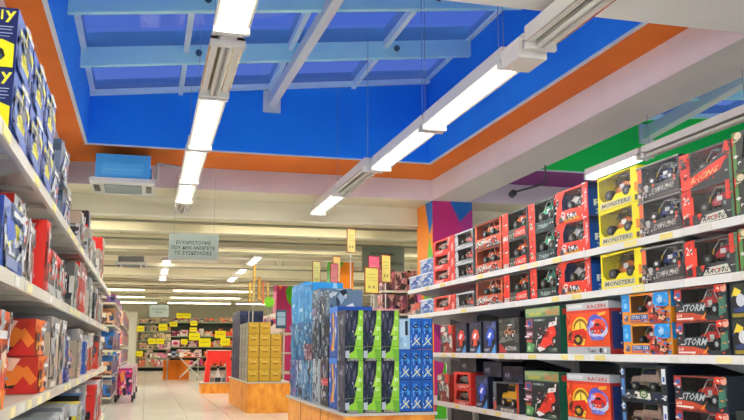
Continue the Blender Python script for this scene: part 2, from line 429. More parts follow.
for y, L, on, lb in ((3.0, 1.5, 1, 'lit twin-tube lamp of the aisle row, nearest one, cut by the top of the photo'),
                     (4.55-.1, 1.0, 1, 'lit lamp tube just in front of the unlit reflector in the aisle row'),
                     (5.72, 1.16, 0, 'unlit lamp with mirror reflector in the aisle row'),
                     (7.2, 1.74, 1, 'bright lamp under the skylight right behind the unlit reflector of the aisle row'),
                     (8.95, 1.7, 1, 'bright lamp near the far blue wall in the aisle row'),
                     (10.5, 1.3, 1, 'short bright lamp segment below the orange band in the aisle row'),
                     (11.6, .8, 0, 'unlit brownish lamp end beside the hanging notice')):
    o = lamp('A', L, on, A if y < 8 else A-.02, y, Z, lb, None); hang(o, A, y-L*.4, Z, 3.1 if y < 4.6 or y > 11 else GZ(1, A))
for y, L, on, lb in ((3.1, 1.5, 0, 'unlit wide reflector lamp at the top right, foremost of the long diagonal row'),
                     (4.28, .9, 0, 'unlit reflector lamp in front of the white joint box of the diagonal row'),
                     (5.95, 1.7, 1, 'brightest near lamp of the long diagonal row across the blue wall'),
                     (7.7, 1.7, 1, 'second lit lamp of the long diagonal row, before the blue corner'),
                     (9.35, 1.5, 0, 'unlit brownish lamp of the diagonal row against the pink coffer face'),
                     (10.9, 1.5, 1, 'lit lamp at the far end of the diagonal row below the coffer')):
    o = lamp('B', L, on, 2.35 if y < 9 else 2.28, y, Z, lb, None); hang(o, 0, y-L*.35, Z, 3.1 if y < 4.6 else GZ(1, 2.35))
jl = [o for o in C.objects if o.name.startswith('ceiling_lamp') and o.get('label', '').startswith('brightest near lamp')][0]
jb = MB(); jb.box(-.1, .1, -.14, .14, -.03, .1, mat('#e6e3d9', .35)); jb.box(-.07, .07, -.15, .15, .1, .13, mat('#e6e3d9', .35)); jb.build('joint_box', jl, (0, -1.0, 0))
for x, ys, nm in ((.36, (19.3, 21.3, 23.3), 'left'), (2.22, (18.3, 20.6, 23.2), 'right')):
    for i, y in enumerate(ys):
        lamp('F', 1.6, 1, x, y, Z, ('nearest', 'middle', 'farthest')[i]+(' of the lit tubes behind the hanging notice' if nm == 'left' else ' of the lit tubes above the golden box pallet'), None)
# row over the right-hand rack
for i, (y, L_) in enumerate(((2.6, 1.6), (4.3, 1.6), (5.95, 1.5), (7.25, 1.0))):
    o = lamp('C', L_, 1 if i == 3 else 0, 4.38, y, 2.7, ('nearest', 'second', 'third', 'farthest')[i]+' lamp of the row hanging behind the right-hand rack', None, None, .12)
    hang(o, 0, y-.6, 2.7, 3.1)
# lamps added as fill: behind the viewer, over other aisles, crosswise down the store
for i, (x, y) in enumerate([(-3.2, 4), (-3.2, 9), (.42, -.2), (2.35, -.2), (.42, -2.2), (2.35, -2.2), (-3.2, 15), (-3.2, 22), (7, 8), (-1.5, 13.6), (2.2, 13.6), (6, 13.6), (-1.5, 16.8), (2.6, 16.8), (6, 16.8), (-1.5, 21.6), (2.2, 21.6), (6, 21.6), (-1.5, 26.4), (2.2, 26.4), (6, 26.4), (-1.5, 30.2), (2.2, 30.2), (6, 30.2), (-1.5, 34.2), (2.2, 34.2), (6, 34.2), (-1, 38.4), (2.2, 38.4), (5.2, 38.4)]):
    o = lamp('G', 1.6 if y < 12 else 2.8, 1, x, y, 2.95 if y < 11 else 2.98, 'twin-tube ceiling lamp added for fill light, outside the main rows', 'lamps added for fill light')
    if y > 12: o.rotation_euler.z = PI/2

# ================================================================== SHELF RACKS
def rack(side, y0, y1, label, levels, xf, depth, m, topz, first=False):
    """xf = x of shelf fronts, side +1: rack lies to +x (right), -1: to -x"""
    r = empty('shelf_rack', (xf, (y0+y1)/2, 0)); hl = (y1-y0)/2; s = side
    X = lambda a, b: (min(s*a, s*b), max(s*a, s*b))
    b = MB(); b.box(*X(depth, depth+.03), -hl, hl, .0, topz, m if side < 0 else mat('#4a4c50', .6)); b.build('back_panel', r)
    for yy in (-hl, hl-.03):
        u = MB(); u.box(*X(depth-.05, depth), yy+.001, yy+.029, 0, topz, m); u.build('upright', r)
    p = MB(); p.box(*X(.04, .08), -hl, hl, 0, .14, m); p.build('plinth', r)
    for z in levels:
        q = MB(); q.box(*X(.02, depth-.05), -hl+.003, hl-.003, z-.02, z, m)
        q.box(*X(0, .02), -hl+.003, hl-.003, z-.045, z+.002, m)
        for t in (-.5, .0, .5): q.box(*X(.02, depth-.06), t*hl*1.2-.012, t*hl*1.2+.012, z-.04, z-.02, m)
        sh = q.build('shelf', r)
        for t in (-1, 1):
            bb = MB(); yy = t*(hl-.018)
            vs = [(s*.05, yy-.003, z-.021), (s*(depth-.05), yy-.003, z-.021), (s*(depth-.05), yy-.003, z-.13), (s*.05, yy+.003, z-.021), (s*(depth-.05), yy+.003, z-.021), (s*(depth-.05), yy+.003, z-.13)]
            bb.mesh(vs, [(0,1,2),(5,4,3),(0,3,4,1),(1,4,5,2),(2,5,3,0)], m); bb.build('bracket', sh)
        rr = random.Random(int(z*100)+int(y0*10))
        y = -hl+.08
        while y < hl-.12:
            if rr.random() < .6:
                t = MB(); a = -.003 if s > 0 else 0
                t.box(-.003 if s > 0 else .0, 0 if s > 0 else .003, y, y+.09+.06*rr.random(), z-.04, z-.006, rr.choice(('#efe08a', '#f3e9b0', '#e8e6dc'))); t.build('price_ticket', sh)
            y += .2+.25*rr.random()
    return tag(r, label, 'shelf rack', 'white racks on the right-hand side' if s > 0 else 'cream racks on the left-hand side')
LVR = (.42, .92, 1.355, 1.65)
yb = [9.69, 8.83, 7.69, 6.55, 5.41, 4.28, 3.14, 2.0]
nmr = ['bay at the far end', 'bay next to the far end bay', 'bay with the red boxes left of centre', 'bay holding the tall green racer box', 'bay holding the yellow boxes', 'bay holding the orange and blue boxes', 'nearest bay at the picture edge']
for i in range(7): rack(1, yb[i+1], yb[i], 'white right-hand shelf rack, '+nmr[i], LVR, 3.0, .52, M_shelf_r, 1.66)
LVL = (.2, .755, 1.21, 1.64)
yl = [10.9, 9.4, 7.9, 6.4, 4.9, 3.4, 1.9]
nml = ['far end bay', 'bay before the far end', 'middle far bay', 'bay past the stacked flame boxes', 'bay with the stacked flame boxes', 'nearest bay at the picture edge']
for i in range(6): rack(-1, yl[i+1], yl[i], 'cream left-hand shelf rack, '+nml[i], LVL, -.45, .52, M_shelf, 1.68)

# ================================================================== RIGHT RACK GOODS
RZ = -PI/2
WIN = [(.2, .3), (.8, .3), (.84, .5), (.8, .9), (.22, .9), (.14, .55)]
def d_yellow():
    return carton(.5, .24, .27, '#f2e21a', [
        P('#c8c4a0', (.06, .05), (.84, .06), (.84, .22), (.06, .24)), T('#4a4636', 'MONSTERS', .09, .08, .8, .2, .02), R('#d8c810', .0, .0, 1, .03), R('#e8842a', .93, .3, 1, .55), R('#4a3a22', .93, .05, 1, .2)],
        [R('#f4e420', 0, 0, 1, 1), R('#3a3a30', .2, .3, .8, .8)], window=[(.04, .42), (.14, .26), (.36, .26), (.46, .4), (.84, .42), (.84, .97), (.5, .95), (.04, .9)],
        win_shapes=[R('#7a745e', 0, 0, 1, 1), R('#a8a284', .05, .5, .3, .8), R('#8a6a48', .5, .6, .85, .85)], car=('buggy', .36, '#c46a2a', '#2a2a2c', .5, '#3c3c40'), inner='#55503e')
def d_redquad():
    return carton(.5, .245, .27, '#d8301f', [
        R('#a81c18', 0, 0, .05, 1), R('#101418', .02, .55, .1, .8), P('#e8e0dc', (.1, .08), (.2, .34), (.3, .3), (.26, .06)), P('#24282e', (.3, .04), (.34, .24), (.62, .26), (.66, .06)), *CARP('#dfe2e6', .36, .06, .62, .28, 'buggy'),
        R('#c9281a', .86, .0, 1, 1), T('#f4d8d0', 'QUAD', .89, .1, .97, .85), P('#c8862a', (.25, .0), (.3, .08), (.72, .1), (.75, 0)), *busy(.0, .02, .22, .4, ['#2c2024', '#f0ece8', '#b03020', '#3a3a40'], 9, 3, .4)],
        [R('#14459c', 0, 0, 1, 1), R('#10306e', 0, .8, 1, 1), T('#dfe8f4', 'RC', .15, .3, .85, .5), T('#c8d4ec', '318', .2, .06, .8, .22), R('#101c3c', .0, .9, 1, 1)], side_base='#14459c',
        window=[(.2, .38), (.8, .36), (.84, .6), (.82, .95), (.3, .95), (.2, .7)],
        win_shapes=[R('#5a5e4e', 0, 0, 1, 1), R('#8a8c74', .25, .5, .45, .95), P('#c4ccd0', (.5, .5), (.7, .6), (.8, .95), (.6, .9))], car=('quad', .27, '#d7dbe0', '#20242a', .52), inner='#4c5046')
def d_green():
    return carton(.46, .24, .27, '#15282c', [
        R('#e23626', 0, 0, .25, 1), T('#1a0c0c', 'V', .08, .6, .18, .8), T('#efe0dc', 'R', .07, .12, .18, .34), R('#161a1e', .1, .45, .16, .56),
        T('#b8ccca', 'TURBO', .36, .06, .76, .2, .03), *CARP('#2a7a66', .82, .1, .97, .3, 'truck'), R('#234a48', .26, .24, .98, .27)],
        [R('#1c3034', 0, 0, 1, 1), R('#d83020', 0, .7, 1, 1)], window=[(.28, .3), (.95, .3), (.95, .93), (.28, .93)],
        win_shapes=[R('#1e3c40', 0, 0, 1, 1), *busy(.25, .3, 1, .95, ['#6c8c8c', '#2f5a58', '#8aa6a0', '#13201f'], 8, 5)], car=('truck', .27, '#22907a', '#b8d8cc', .62), inner='#263f42')
def d_orangebuggy():
    return carton(.52, .24, .27, '#22262a', [
        R('#dc3020', .0, 0, .24, 1), T('#1c0c0c', 'V', .08, .55, .17, .76), R('#c4c4c0', .02, .0, .22, .16), *busy(.24, .02, .5, .3, ['#c9cfd0', '#33403c', '#111', '#78826f'], 7, 6, .4),
        P('#e8382a', (.5, .04), (.52, .26), (.9, .34), (.94, .06)), T('#f6dcd4', 'FAST', .56, .09, .88, .22, .02)],
        [R('#2a2c30', 0, 0, 1, 1)], window=[(.27, .34), (.95, .36), (.95, .93), (.27, .93)], win_shapes=[R('#3c4440', 0, 0, 1, 1), *busy(.25, .35, 1, .95, ['#7a8a70', '#2d3a30', '#9aa090'], 7, 8)],
        car=('truck', .27, '#d85020', '#2a2a2a', .64), inner='#3b423e')
def d_redtruck():
    return carton(.62, .24, .27, '#b84a30', [
        *busy(0, 0, 1, .34, ['#c8d0d0', '#2c3234', '#8a9a9a', '#d8d8d4'], 16, 9, .2), *CARP('#dcd8cc', .06, .02, .36, .3, 'truck'), *CARP('#c23a28', .58, .04, .9, .3, 'truck'), T('#efe9e0', 'OFF ROAD', .3, .12, .62, .26), R('#2e2420', 0, .94, 1, 1)],
        [R('#503028', 0, 0, 1, 1)], window=[(.06, .38), (.94, .38), (.94, .9), (.06, .9)], win_shapes=[R('#6a3a2a', 0, 0, 1, 1), *busy(.05, .38, .95, .9, ['#a8593a', '#c87a50', '#3a2622'], 9, 10)],
        car=('truck', .3, '#c8402c', '#e8d8c8', .52), inner='#5a3226')
def d_silver():
    return carton(.5, .155, .25, '#585c60', [R('#a8aeb2', 0, .9, 1, 1), R('#8a9094', 0, 0, 1, .12), T('#f0f0f0', 'RALLY', .06, .02, .4, .12), *busy(.0, .12, .2, .9, ['#b8bcbf', '#33373a'], 6, 11, .5), *busy(.62, .15, .98, .5, ['#c83c40', '#e4dcdc', '#33373a'], 8, 11, .5)],
        [R('#44484c', 0, 0, 1, 1)], window=[(.15, .2), (.9, .2), (.96, .5), (.9, .88), (.15, .88)], win_shapes=[R('#3b3e40', 0, 0, 1, 1), *busy(.1, .2, .9, .9, ['#9aa09a', '#c0c4bc', '#565b58'], 8, 12)],
        car=('buggy', .3, '#cf3844', '#e4e4e0', .55), inner='#4a4c4a')
def d_redsmall():
    return carton(.66, .155, .25, '#d8342a', [P('#ef5040', (.0, .0), (.35, .0), (.2, .3), (0, .35)), R('#e4463c', .72, .0, 1, 1), *busy(.7, 0, .99, .98, ['#f07060', '#b82820', '#e8a8a0', '#c03830'], 12, 13, .4), T('#f6e6e2', 'SPEED', .1, .04, .5, .2, .03)],
        [R('#b8281e', 0, 0, 1, 1)], window=[(.08, .3), (.68, .24), (.72, .86), (.12, .9)], win_shapes=[R('#6a6060', 0, 0, 1, 1), *busy(.1, .3, .7, .9, ['#b8aca8', '#8a8480', '#3a3434'], 8, 14)],
        car=('sport', .34, '#c8beb6', '#b02a24', .4), inner='#5a5250')
def d_bluewhite():
    return carton(.42, .155, .25, '#8fa4c4', [*busy(0, 0, 1, 1, ['#d8e2ee', '#4c74b4', '#2e4c86', '#c4ccd8', '#9fb0c8'], 18, 15, .3), *CARP('#3a62ac', .15, .2, .85, .7), R('#e8eef4', 0, .9, 1, 1)], [*busy(0, 0, 1, 1, ['#d8e2ee', '#4c74b4'], 6, 1)])
def d_racing():
    W = [(.22, .3), (.84, .34), (.9, .95), (.42, .93), (.4, .95), (.22, .93)]
    return carton(.46, .215, .3, '#23262c', [
        R('#d22c20', 0, 0, .2, 1), P('#e8422c', (.0, .3), (.24, .3), (.24, .8), (.1, .66), (0, .7)), T('#f4efe8', '24', .03, .62, .16, .84), R('#2b2228', .02, .04, .14, .26),
        P('#e2dfd2', (.34, .02), (.42, .22), (.8, .26), (.86, .04)), T('#20242a', 'RACING', .4, .06, .8, .18, .03), R('#c83424', .86, .5, .94, 1), R('#3a6a48', .95, 0, 1, 1)],
        [R('#c22a1e', 0, 0, 1, 1), R('#23262c', .3, .3, 1, .8)], window=W, win_shapes=[R('#30343c', 0, 0, 1, 1), R('#c8ccc8', .24, .4, .3, .95), R('#d0d2cc', .36, .4, .4, .9), *busy(.42, .4, .9, .95, ['#4c5460', '#1c1e24', '#6a7280'], 7, 16)],
        car=('buggy', .3, '#b02438', '#d8d8d8', .6), top='#c83020', inner='#2c2f36')
def d_racing_banner():
    return carton(.46, .215, .3, '#23262c', [
        R('#c92a1e', 0, 0, .2, 1), P('#e2402a', (.02, .0), (.2, .02), (.78, .3), (.92, .62), (.86, .62), (.6, .5), (.2, .3), (.02, .32)), T('#f6c890', 'RACING', .2, .12, .72, .28, .05, .16),
        P('#d83a26', (.84, .7), (.98, .72), (.94, 1), (.9, 1)), R('#2b2228', .02, .6, .14, .9), R('#3a6a48', .95, 0, 1, .7)],
        [R('#c22a1e', 0, 0, 1, 1), R('#23262c', .3, .3, 1, .8)], window=[(.24, .42), (.5, .52), (.8, .7), (.86, .94), (.24, .94)], win_shapes=[R('#30343c', 0, 0, 1, 1), R('#c8ccc8', .24, .4, .3, .95), R('#d0d2cc', .4, .4, .43, .95), *busy(.42, .4, .9, .95, ['#4c5460', '#1c1e24', '#6a7280'], 7, 17)],
        car=('buggy', .26, '#b02438', '#d8d8d8', .56), top='#c83020', inner='#2c2f36')
def d_buggyblue():
    return carton(.45, .225, .28, '#3c3a3e', [
        R('#e86a3c', 0, .55, .1, .95), *busy(0, .02, .26, .45, ['#d8d4d2', '#2c3450', '#8a6a5a', '#1c1c20', '#b8b4b4'], 12, 18, .4), T('#a8a49c', 'EXTREME', .34, .12, .86, .28, .02, .05), R('#55504e', .3, .03, .98, .09), *busy(.86, .1, 1, .5, ['#c83424', '#2a2a2e'], 5, 1, .5), R('#8a8888', 0, .96, 1, 1)],
        [R('#3c3a3e', 0, 0, 1, 1)], window=[(.12, .46), (.3, .4), (.88, .42), (.95, .6), (.95, .93), (.12, .93)], win_shapes=[R('#5c6470', 0, 0, 1, 1), P('#c4ccd8', (.5, .5), (.9, .6), (.9, .9), (.6, .85)), *busy(.1, .45, .9, .9, ['#aab4c4', '#4a5262', '#8a7a8c'], 7, 19)],
        car=('buggy', .31, '#1f3a78', '#c8ced8', .52, '#e8ecf0'), inner='#4c5460')
def d_edge():
    return carton(.5, .225, .28, '#20261f', [R('#4c7a3c', 0, 0, .06, 1), E('#d8cfae', .1, .9, .06, .09), R('#3a5c30', .06, .0, 1, .06), T('#c8d0c0', 'WILD', .2, .08, .6, .26), R('#c83424', .0, .7, .03, .9)],
        [R('#2a2e2a', 0, 0, 1, 1)], window=[(.14, .34), (.94, .34), (.94, .93), (.2, .93)], win_shapes=[*busy(.1, .3, .95, .95, ['#8a94a0', '#5a625a', '#2b2f2c', '#b8c0c4'], 9, 20)], car=('truck', .34, '#2c3a66', '#c83424', .54), inner='#2c302c')
def d_storm():
    return carton(.47, .19, .26, '#242c34', [
        P('#b8452e', (0, 0), (.62, 0), (.54, .16), (.34, .24), (0, .28)), R('#f0ece4', .02, .05, .36, .1), T('#f4efe6', '1:18', .03, .13, .13, .22), T('#b9c2c4', 'STORM', .12, .28, .56, .5, .05), P('#e88a2c', (.5, .05), (.62, .26), (.56, .05)),
        R('#d23b26', .78, .8, 1, 1), E('#e8ac98', .95, .9, .055, .12), T('#f6e8dc', '4', .82, .84, .88, .97), R('#b83830', 0, .66, .14, .98), R('#3c5c9c', .03, .74, .12, .88), P('#3c7060', (.84, .1), (.98, .2), (.98, .7), (.86, .6)), R('#7c2c20', .0, .96, .8, 1)],
        [R('#2c343c', 0, 0, 1, 1)], window=[(.16, .54), (.58, .54), (.6, .14), (.84, .12), (.84, .76), (.76, .94), (.16, .94)],
        win_shapes=[R('#44505c', 0, 0, 1, 1), *busy(.6, .1, .85, .6, ['#5a9c88', '#88b8a8', '#2c5448', '#b8d0c8'], 10, 22, .5), *busy(.2, .55, .8, .95, ['#6a7684', '#30363e'], 6, 21)], car=('truck', .24, '#c83638', '#e8e8e8', .56, '#a8b4b8'), inner='#3a444e')
def d_orangeblue():
    return carton(.54, .19, .26, '#e08c24', [
        R('#2a8cd4', 0, .42, .17, 1), E('#7cc0ec', .08, .62, .04, .1), E('#58a8e0', .06, .82, .03, .06), R('#2c5a9c', .05, .1, .13, .28), T('#e8a040', 'R', .07, .12, .11, .26), R('#274c8c', .19, .05, .55, .3), R('#c86a50', .2, .06, .54, .14), T('#d8e0f0', 'STUNT CAR', .21, .16, .53, .28),
        R('#1f90dc', .66, .52, .97, .98), E('#8cc8f0', .8, .76, .06, .14), T('#e4f2fc', '49', .77, .68, .84, .84),
        P('#c4482c', (.58, .0), (.56, .42), (.66, .6), (.84, .5), (.94, .3), (.88, .0)), E('#e8a888', .68, .34, .06, .16), E('#d86a4c', .82, .3, .07, .18), E('#f0d8c8', .78, .2, .05, .08), *busy(.58, 0, .92, .5, ['#8a2c20', '#e8b08c', '#c8402c', '#3a2420'], 9, 23, .3)],
        [R('#d88420', 0, 0, 1, 1), R('#2a8cd4', 0, .5, 1, 1)], window=[(.2, .36), (.54, .36), (.64, .56), (.64, .93), (.2, .93)],
        win_shapes=[R('#6a6c72', 0, 0, 1, 1), *busy(.2, .35, .66, .95, ['#a8acb4', '#c8c0c4', '#7a4c50', '#3a3c44'], 9, 24)], car=('buggy', .23, '#c84a58', '#d8dce0', .44), inner='#5c5e64')
def d_swirl():
    CARP.asp = .7
    return carton(.6, .36, .12, '#cf3f22', [
        R('#e65022', .0, .16, 1, .84), R('#b9bdc0', 0, .86, 1, 1), T('#b03028', 'RACERS', .52, .88, .95, .95), R('#d7d9da', .04, .9, .4, .97), R('#aeb2b6', 0, 0, 1, .14), R('#c8372a', .0, .8, 1, .85),
        *[P('#f2cc30', *[(.34+.22*math.cos(PI*i/10), .46+.27*math.sin(PI*i/10)) for i in range(11)])], P('#8a5a18', *[(.34+.17*math.cos(PI*i/10), .5+.2*math.sin(PI*i/10)) for i in range(11)]), P('#f4dc50', *[(.34+.14*math.cos(PI*i/10), .48+.16*math.sin(PI*i/10)) for i in range(11)]), R('#f2c828', .2, .34, .42, .48), R('#2a2018', .33, .44, .35, .62),
        P('#c8281c', (.02, .3), (.12, .46), (.44, .5), (.48, .3), (.3, .2), (.05, .22)), P('#2c1c18', (.02, .28), (.06, .42), (.14, .44), (.1, .28)), E('#2a1c1a', .28, .28, .11, .11), E('#c9b43a', .28, .28, .05, .05), P('#e8d030', (.36, .18), (.42, .3), (.46, .28), (.42, .16)),
        E('#7a78d0', .74, .5, .24, .22), E('#4a52b8', .7, .6, .16, .16), E('#c8d2ee', .76, .44, .22, .14), E('#e4502c', .76, .52, .18, .15), E('#9aa4dc', .62, .5, .05, .14), *CARP('#c41c1c', .58, .4, .92, .6, 'sport'), E('#6a70c8', .74, .3, .16, .04), P('#f2b040', (.78, .72), (.94, .74), (.96, .8), (.78, .78)),
        T('#3a3a40', 'Team', .52, .03, .7, .11), E('#30343a', .82, .07, .035, .05), E('#f4f4f4', .92, .07, .03, .045), *busy(.02, .5, .14, .8, ['#e87a40', '#f08a50', '#b82c18'], 6, 25, .5), *busy(.04, .16, .5, .48, ['#8c1410', '#f0c030', '#1c1414', '#e87840', '#5c8c3c'], 22, 93, .07), *busy(.56, .28, .94, .64, ['#e8ecf8', '#3c44a8', '#f07050', '#a8b4ec', '#8c1820'], 26, 94, .06)],
        [R('#9a2c2c', 0, 0, 1, 1), R('#26366e', .15, .1, .85, .8), R('#b0b4b8', 0, .86, 1, 1)], side_base='#27346a', top='#a8acb0')
def d_racer():
    CARP.asp = .7
    return carton(.6, .36, .12, '#28403a', [
        R('#1c262a', .02, .02, 1, .78), R('#6a8a5c', 0, .8, 1, 1), R('#8c9c74', .02, .9, .7, .98), T('#c8603a', 'RACE', .62, .82, .96, .95), T('#c8b83a', 'SERIES', .1, .83, .5, .9),
        R('#8c4a58', .02, .56, .22, .76), E('#2c4a8c', .12, .66, .07, .07), R('#7c3c4c', .02, .34, .22, .5), R('#c8c4cc', .04, .4, .2, .46), R('#b8503c', .02, .25, .2, .3), P('#5a9c5c', (.02, .04), (.22, .04), (.28, .2), (.06, .26)), E('#a8c89a', .1, .12, .05, .05),
        P('#d8382a', (.4, .14), (.5, .3), (.62, .44), (.7, .56), (.86, .6), (.9, .42), (.78, .22), (.66, .16), (.5, .08)), P('#e8e4e0', (.68, .56), (.92, .6), (.94, .76), (.9, .76), (.88, .68), (.72, .66)), P('#f0ece8', (.34, .12), (.42, .16), (.6, .1), (.42, .04)),
        E('#15181a', .46, .36, .07, .08), E('#c8ccd0', .46, .36, .03, .035), E('#15181a', .85, .26, .07, .1), E('#c8ccd0', .85, .26, .03, .045), P('#8c1c18', (.56, .36), (.64, .5), (.72, .46), (.66, .34)), P('#b8c4b0', (.3, .05), (.38, .3), (.34, .3)), *busy(.3, .05, .95, .2, ['#3c5a48', '#8a9a88', '#d8d8d0'], 6, 26, .25), T('#b8ccc8', 'FORMULA', .3, .7, .62, .75), *busy(.38, .12, .9, .6, ['#e8685c', '#8c1c18', '#f4e8e0', '#2c2020', '#f09080'], 26, 91, .05), *busy(.25, .05, 1, .78, ['#4c5c60', '#30483c', '#8ca098'], 18, 92, .04), E('#c83050', .12, .66, .03, .035), R('#e8e4e4', .05, .6, .2, .62), R('#e8d8dc', .05, .36, .19, .39)],
        [R('#1c5a44', 0, 0, 1, 1), R('#c83c30', .2, .82, .8, .94)], side_base='#1a4a3c', top='#6a8a5c')
def d_rallydark():
    return carton(.42, .30, .2, '#2a2e2c', [P('#a82c2c', (0, .02), (.4, .02), (.2, .2), (0, .3)), T('#d8dcd4', 'ACTION', .3, .08, .85, .2), *busy(.0, .3, 1, 1, ['#4a524c', '#16181a', '#68726a', '#38403c'], 12, 27), *CARP('#a87454', .3, .4, .85, .75, 'truck'), R('#c8d4d0', .5, .78, .7, .82)], [R('#26292a', 0, 0, 1, 1)])
def d_bluecar(c='#2850c0', nm=1):
    return carton(.3, .29, .2, '#20243a', [*busy(0, .3, 1, 1, ['#34406c', '#141828', '#4c5884'], 8, 28+nm), ('P', c, [(.18, .3), (.26, .62), (.5, .78), (.78, .72), (.86, .5), (.74, .28), (.4, .2)]), P('#e8ecf4', (.34, .5), (.5, .64), (.66, .62), (.5, .44)), E('#101218', .3, .34, .08, .1), E('#101218', .74, .34, .08, .1), P('#4c9ce0', (.6, .0), (.94, .0), (.94, .3)), T('#c8d0e8', 'DRIFT', .1, .06, .5, .14)], [R('#1a1e30', 0, 0, 1, 1)])
def d_redcar(): return d_bluecar('#d2503c', 2)
def d_redsilver():
    return carton(.36, .28, .2, '#a83a30', [*busy(0, .0, 1, 1, ['#c0a8a0', '#5a5854', '#d8d4cc', '#8c3028', '#3c3a38'], 20, 31, .3), R('#dc3826', .7, .7, 1, 1), *CARP('#9aa29c', .2, .3, .9, .66, 'buggy')], [R('#8c2c24', 0, 0, 1, 1)])
def d_redgrey():
    return carton(.46, .155, .22, '#d4332a', [*busy(0, 0, 1, .3, ['#ec5a48', '#b8241c'], 6, 32, .4), T('#f6e6e0', 'DRIVE', .3, .04, .7, .18)], [R('#b02820', 0, 0, 1, 1)], window=[(.1, .25), (.9, .25), (.82, .85), (.18, .85)], win_shapes=[*busy(.1, .25, .9, .85, ['#a8a49c', '#6a6662', '#c8c4bc'], 8, 33)], car=('sport', .3, '#bdb5ab', '#8a2c24', .5), inner='#6a625c')
def d_jeepyellow():
    return carton(.55, .25, .24, '#3a4046', [R('#c8523c', 0, .04, .12, .34), R('#d8d4c8', .3, .02, .8, .12), T('#383838', 'OFF ROADER', .34, .03, .76, .11), *busy(0, .3, .14, 1, ['#5a646c', '#8a949c'], 5, 34, .5), R('#c03a2c', .93, 0, 1, 1)],
        [R('#2c3238', 0, 0, 1, 1)], window=[(.14, .16), (.92, .16), (.92, .95), (.14, .95)], win_shapes=[*busy(.1, .15, .9, .95, ['#6a7078', '#8c9298', '#44494e'], 10, 35)], car=('jeep', .33, '#eab42a', '#5a5a50', .54, '#c8ccd0'), inner='#50575e')
def d_jeepbrown():
    return carton(.52, .215, .26, '#202530', [
        R('#4878b4', .02, .1, .09, .6), E('#d8e4f0', .05, .8, .035, .1), P('#e9e6da', (.36, .04), (.66, .04), (.64, .22), (.38, .22)), E('#3a5c38', .51, .18, .09, .13), E('#c8cfae', .51, .18, .06, .08), T('#303c2c', '4x4', .47, .14, .55, .22), R('#e8ecf0', .9, .5, .98, .92), R('#3c5ca8', .92, .56, .96, .7), T('#8a929c', 'SCALE', .1, .06, .32, .14), R('#1c2440', .72, .04, .98, .2)],
        [R('#1c2030', 0, 0, 1, 1)], window=[(.12, .26), (.88, .26), (.88, .93), (.12, .93)], win_shapes=[R('#3a3532', 0, 0, 1, 1), *busy(.1, .25, .9, .95, ['#564a44', '#2c2826', '#7c7068', '#4a5a6c'], 9, 36)], car=('jeep', .34, '#9c8478', '#5c4c44', .48, '#8c8880'), inner='#40383a')
def d_navy():
    return carton(.42, .13, .24, '#161a26', [*busy(0, 0, 1, 1, ['#262c40', '#0d0f18', '#34405c'], 7, 37), T('#8a92a8', 'AIR', .1, .3, .4, .6)], [R('#12141e', 0, 0, 1, 1)])

def zlevel(z): return {1.65: 'top shelf', 1.355: 'second shelf', .92: 'third shelf', .42: 'lowest shelf'}[z]
def stockR(key, mk, yc, z, n, h, desc, dx=.02, group=None):
    for i in range(n):
        pos = '' if n == 1 else (', lower one' if i == 0 else ', upper one' if i == n-1 else ', middle one')
        put(key, mk, (3.0+dx, yc, z+.002+i*h), RZ, desc+' on the right-hand '+zlevel(z)+pos, group=group)
G = 'boxed toy cars on the right-hand rack'
for z, n in ((1.65, 2), (1.355, 1)):
    stockR('edge', d_edge, 3.56, z, n, .227, 'dark box with green edge at the right border', group='dark green-edged boxes')
    if z == 1.65:
        put('racing', d_racing, (3.02, 4.05, z+.002), RZ, 'red-cornered racing buggy box, lower one on the right-hand top shelf', group='red-cornered buggy boxes')
        put('racingb', d_racing_banner, (3.02, 4.05, z+.219), RZ, 'red-cornered box with slanting orange racing banner, on the right-hand top shelf', group='red-cornered buggy boxes')
    else: stockR('racing', d_racing, 4.05, z, 1, .217, 'red-cornered racing buggy box', group='red-cornered buggy boxes')
    stockR('bb', d_buggyblue, 4.505, z, n, .227, 'grey box with navy and silver buggy', group='navy buggy boxes')
    stockR('yel', d_yellow, 4.985, z, n, .242, 'yellow monster buggy box', group='yellow buggy boxes')
    stockR('rq', d_redquad, 5.62, z, n, .247, 'red quad box with blue side panel', group='red quad boxes')
    stockR('gr', d_green, 6.13, z, n, .242, 'dark teal truck box with red end strip', group='teal truck boxes')
    stockR('ob', d_orangebuggy, 6.64, z, n, .242, 'black box with orange truck and red strip', group='orange truck boxes')
    stockR('rt', d_redtruck, 7.24, z, n, .242, 'rust-red box picturing two trucks', group='rust-red truck boxes')
    stockR('sv', d_silver, 7.86, z, 3 if n == 2 else 1, .157, 'silver-grey box with small red buggy', group='silver buggy boxes')
    stockR('rs', d_redsmall, 8.46, z, 2 if n == 2 else 1, .157, 'low red box with grey sports car', group='low red boxes')
    stockR('bw', d_bluewhite, 9.05, z, 2 if n == 2 else 1, .157, 'pale blue and white car box at far end', group='pale blue boxes')
put('rs', d_redsmall, (3.02, 8.46, 1.652+.314), RZ, 'low red box crowning its stack on the right-hand top shelf', group='low red boxes')
put('silver2', lambda: carton(.36, .13, .24, '#8a6a62', [*busy(0, 0, 1, 1, ['#c8503c', '#e0d8d0', '#4a5a5c', '#b8aca4'], 18, 77, .3)]), (3.02, 9.46, 1.357), RZ, 'small pinkish box at the far end of the second right-hand shelf')
put('bw', d_bluewhite, (3.02, 9.47, 1.652), RZ, 'pale blue box standing last on the right-hand top shelf', group='pale blue boxes')

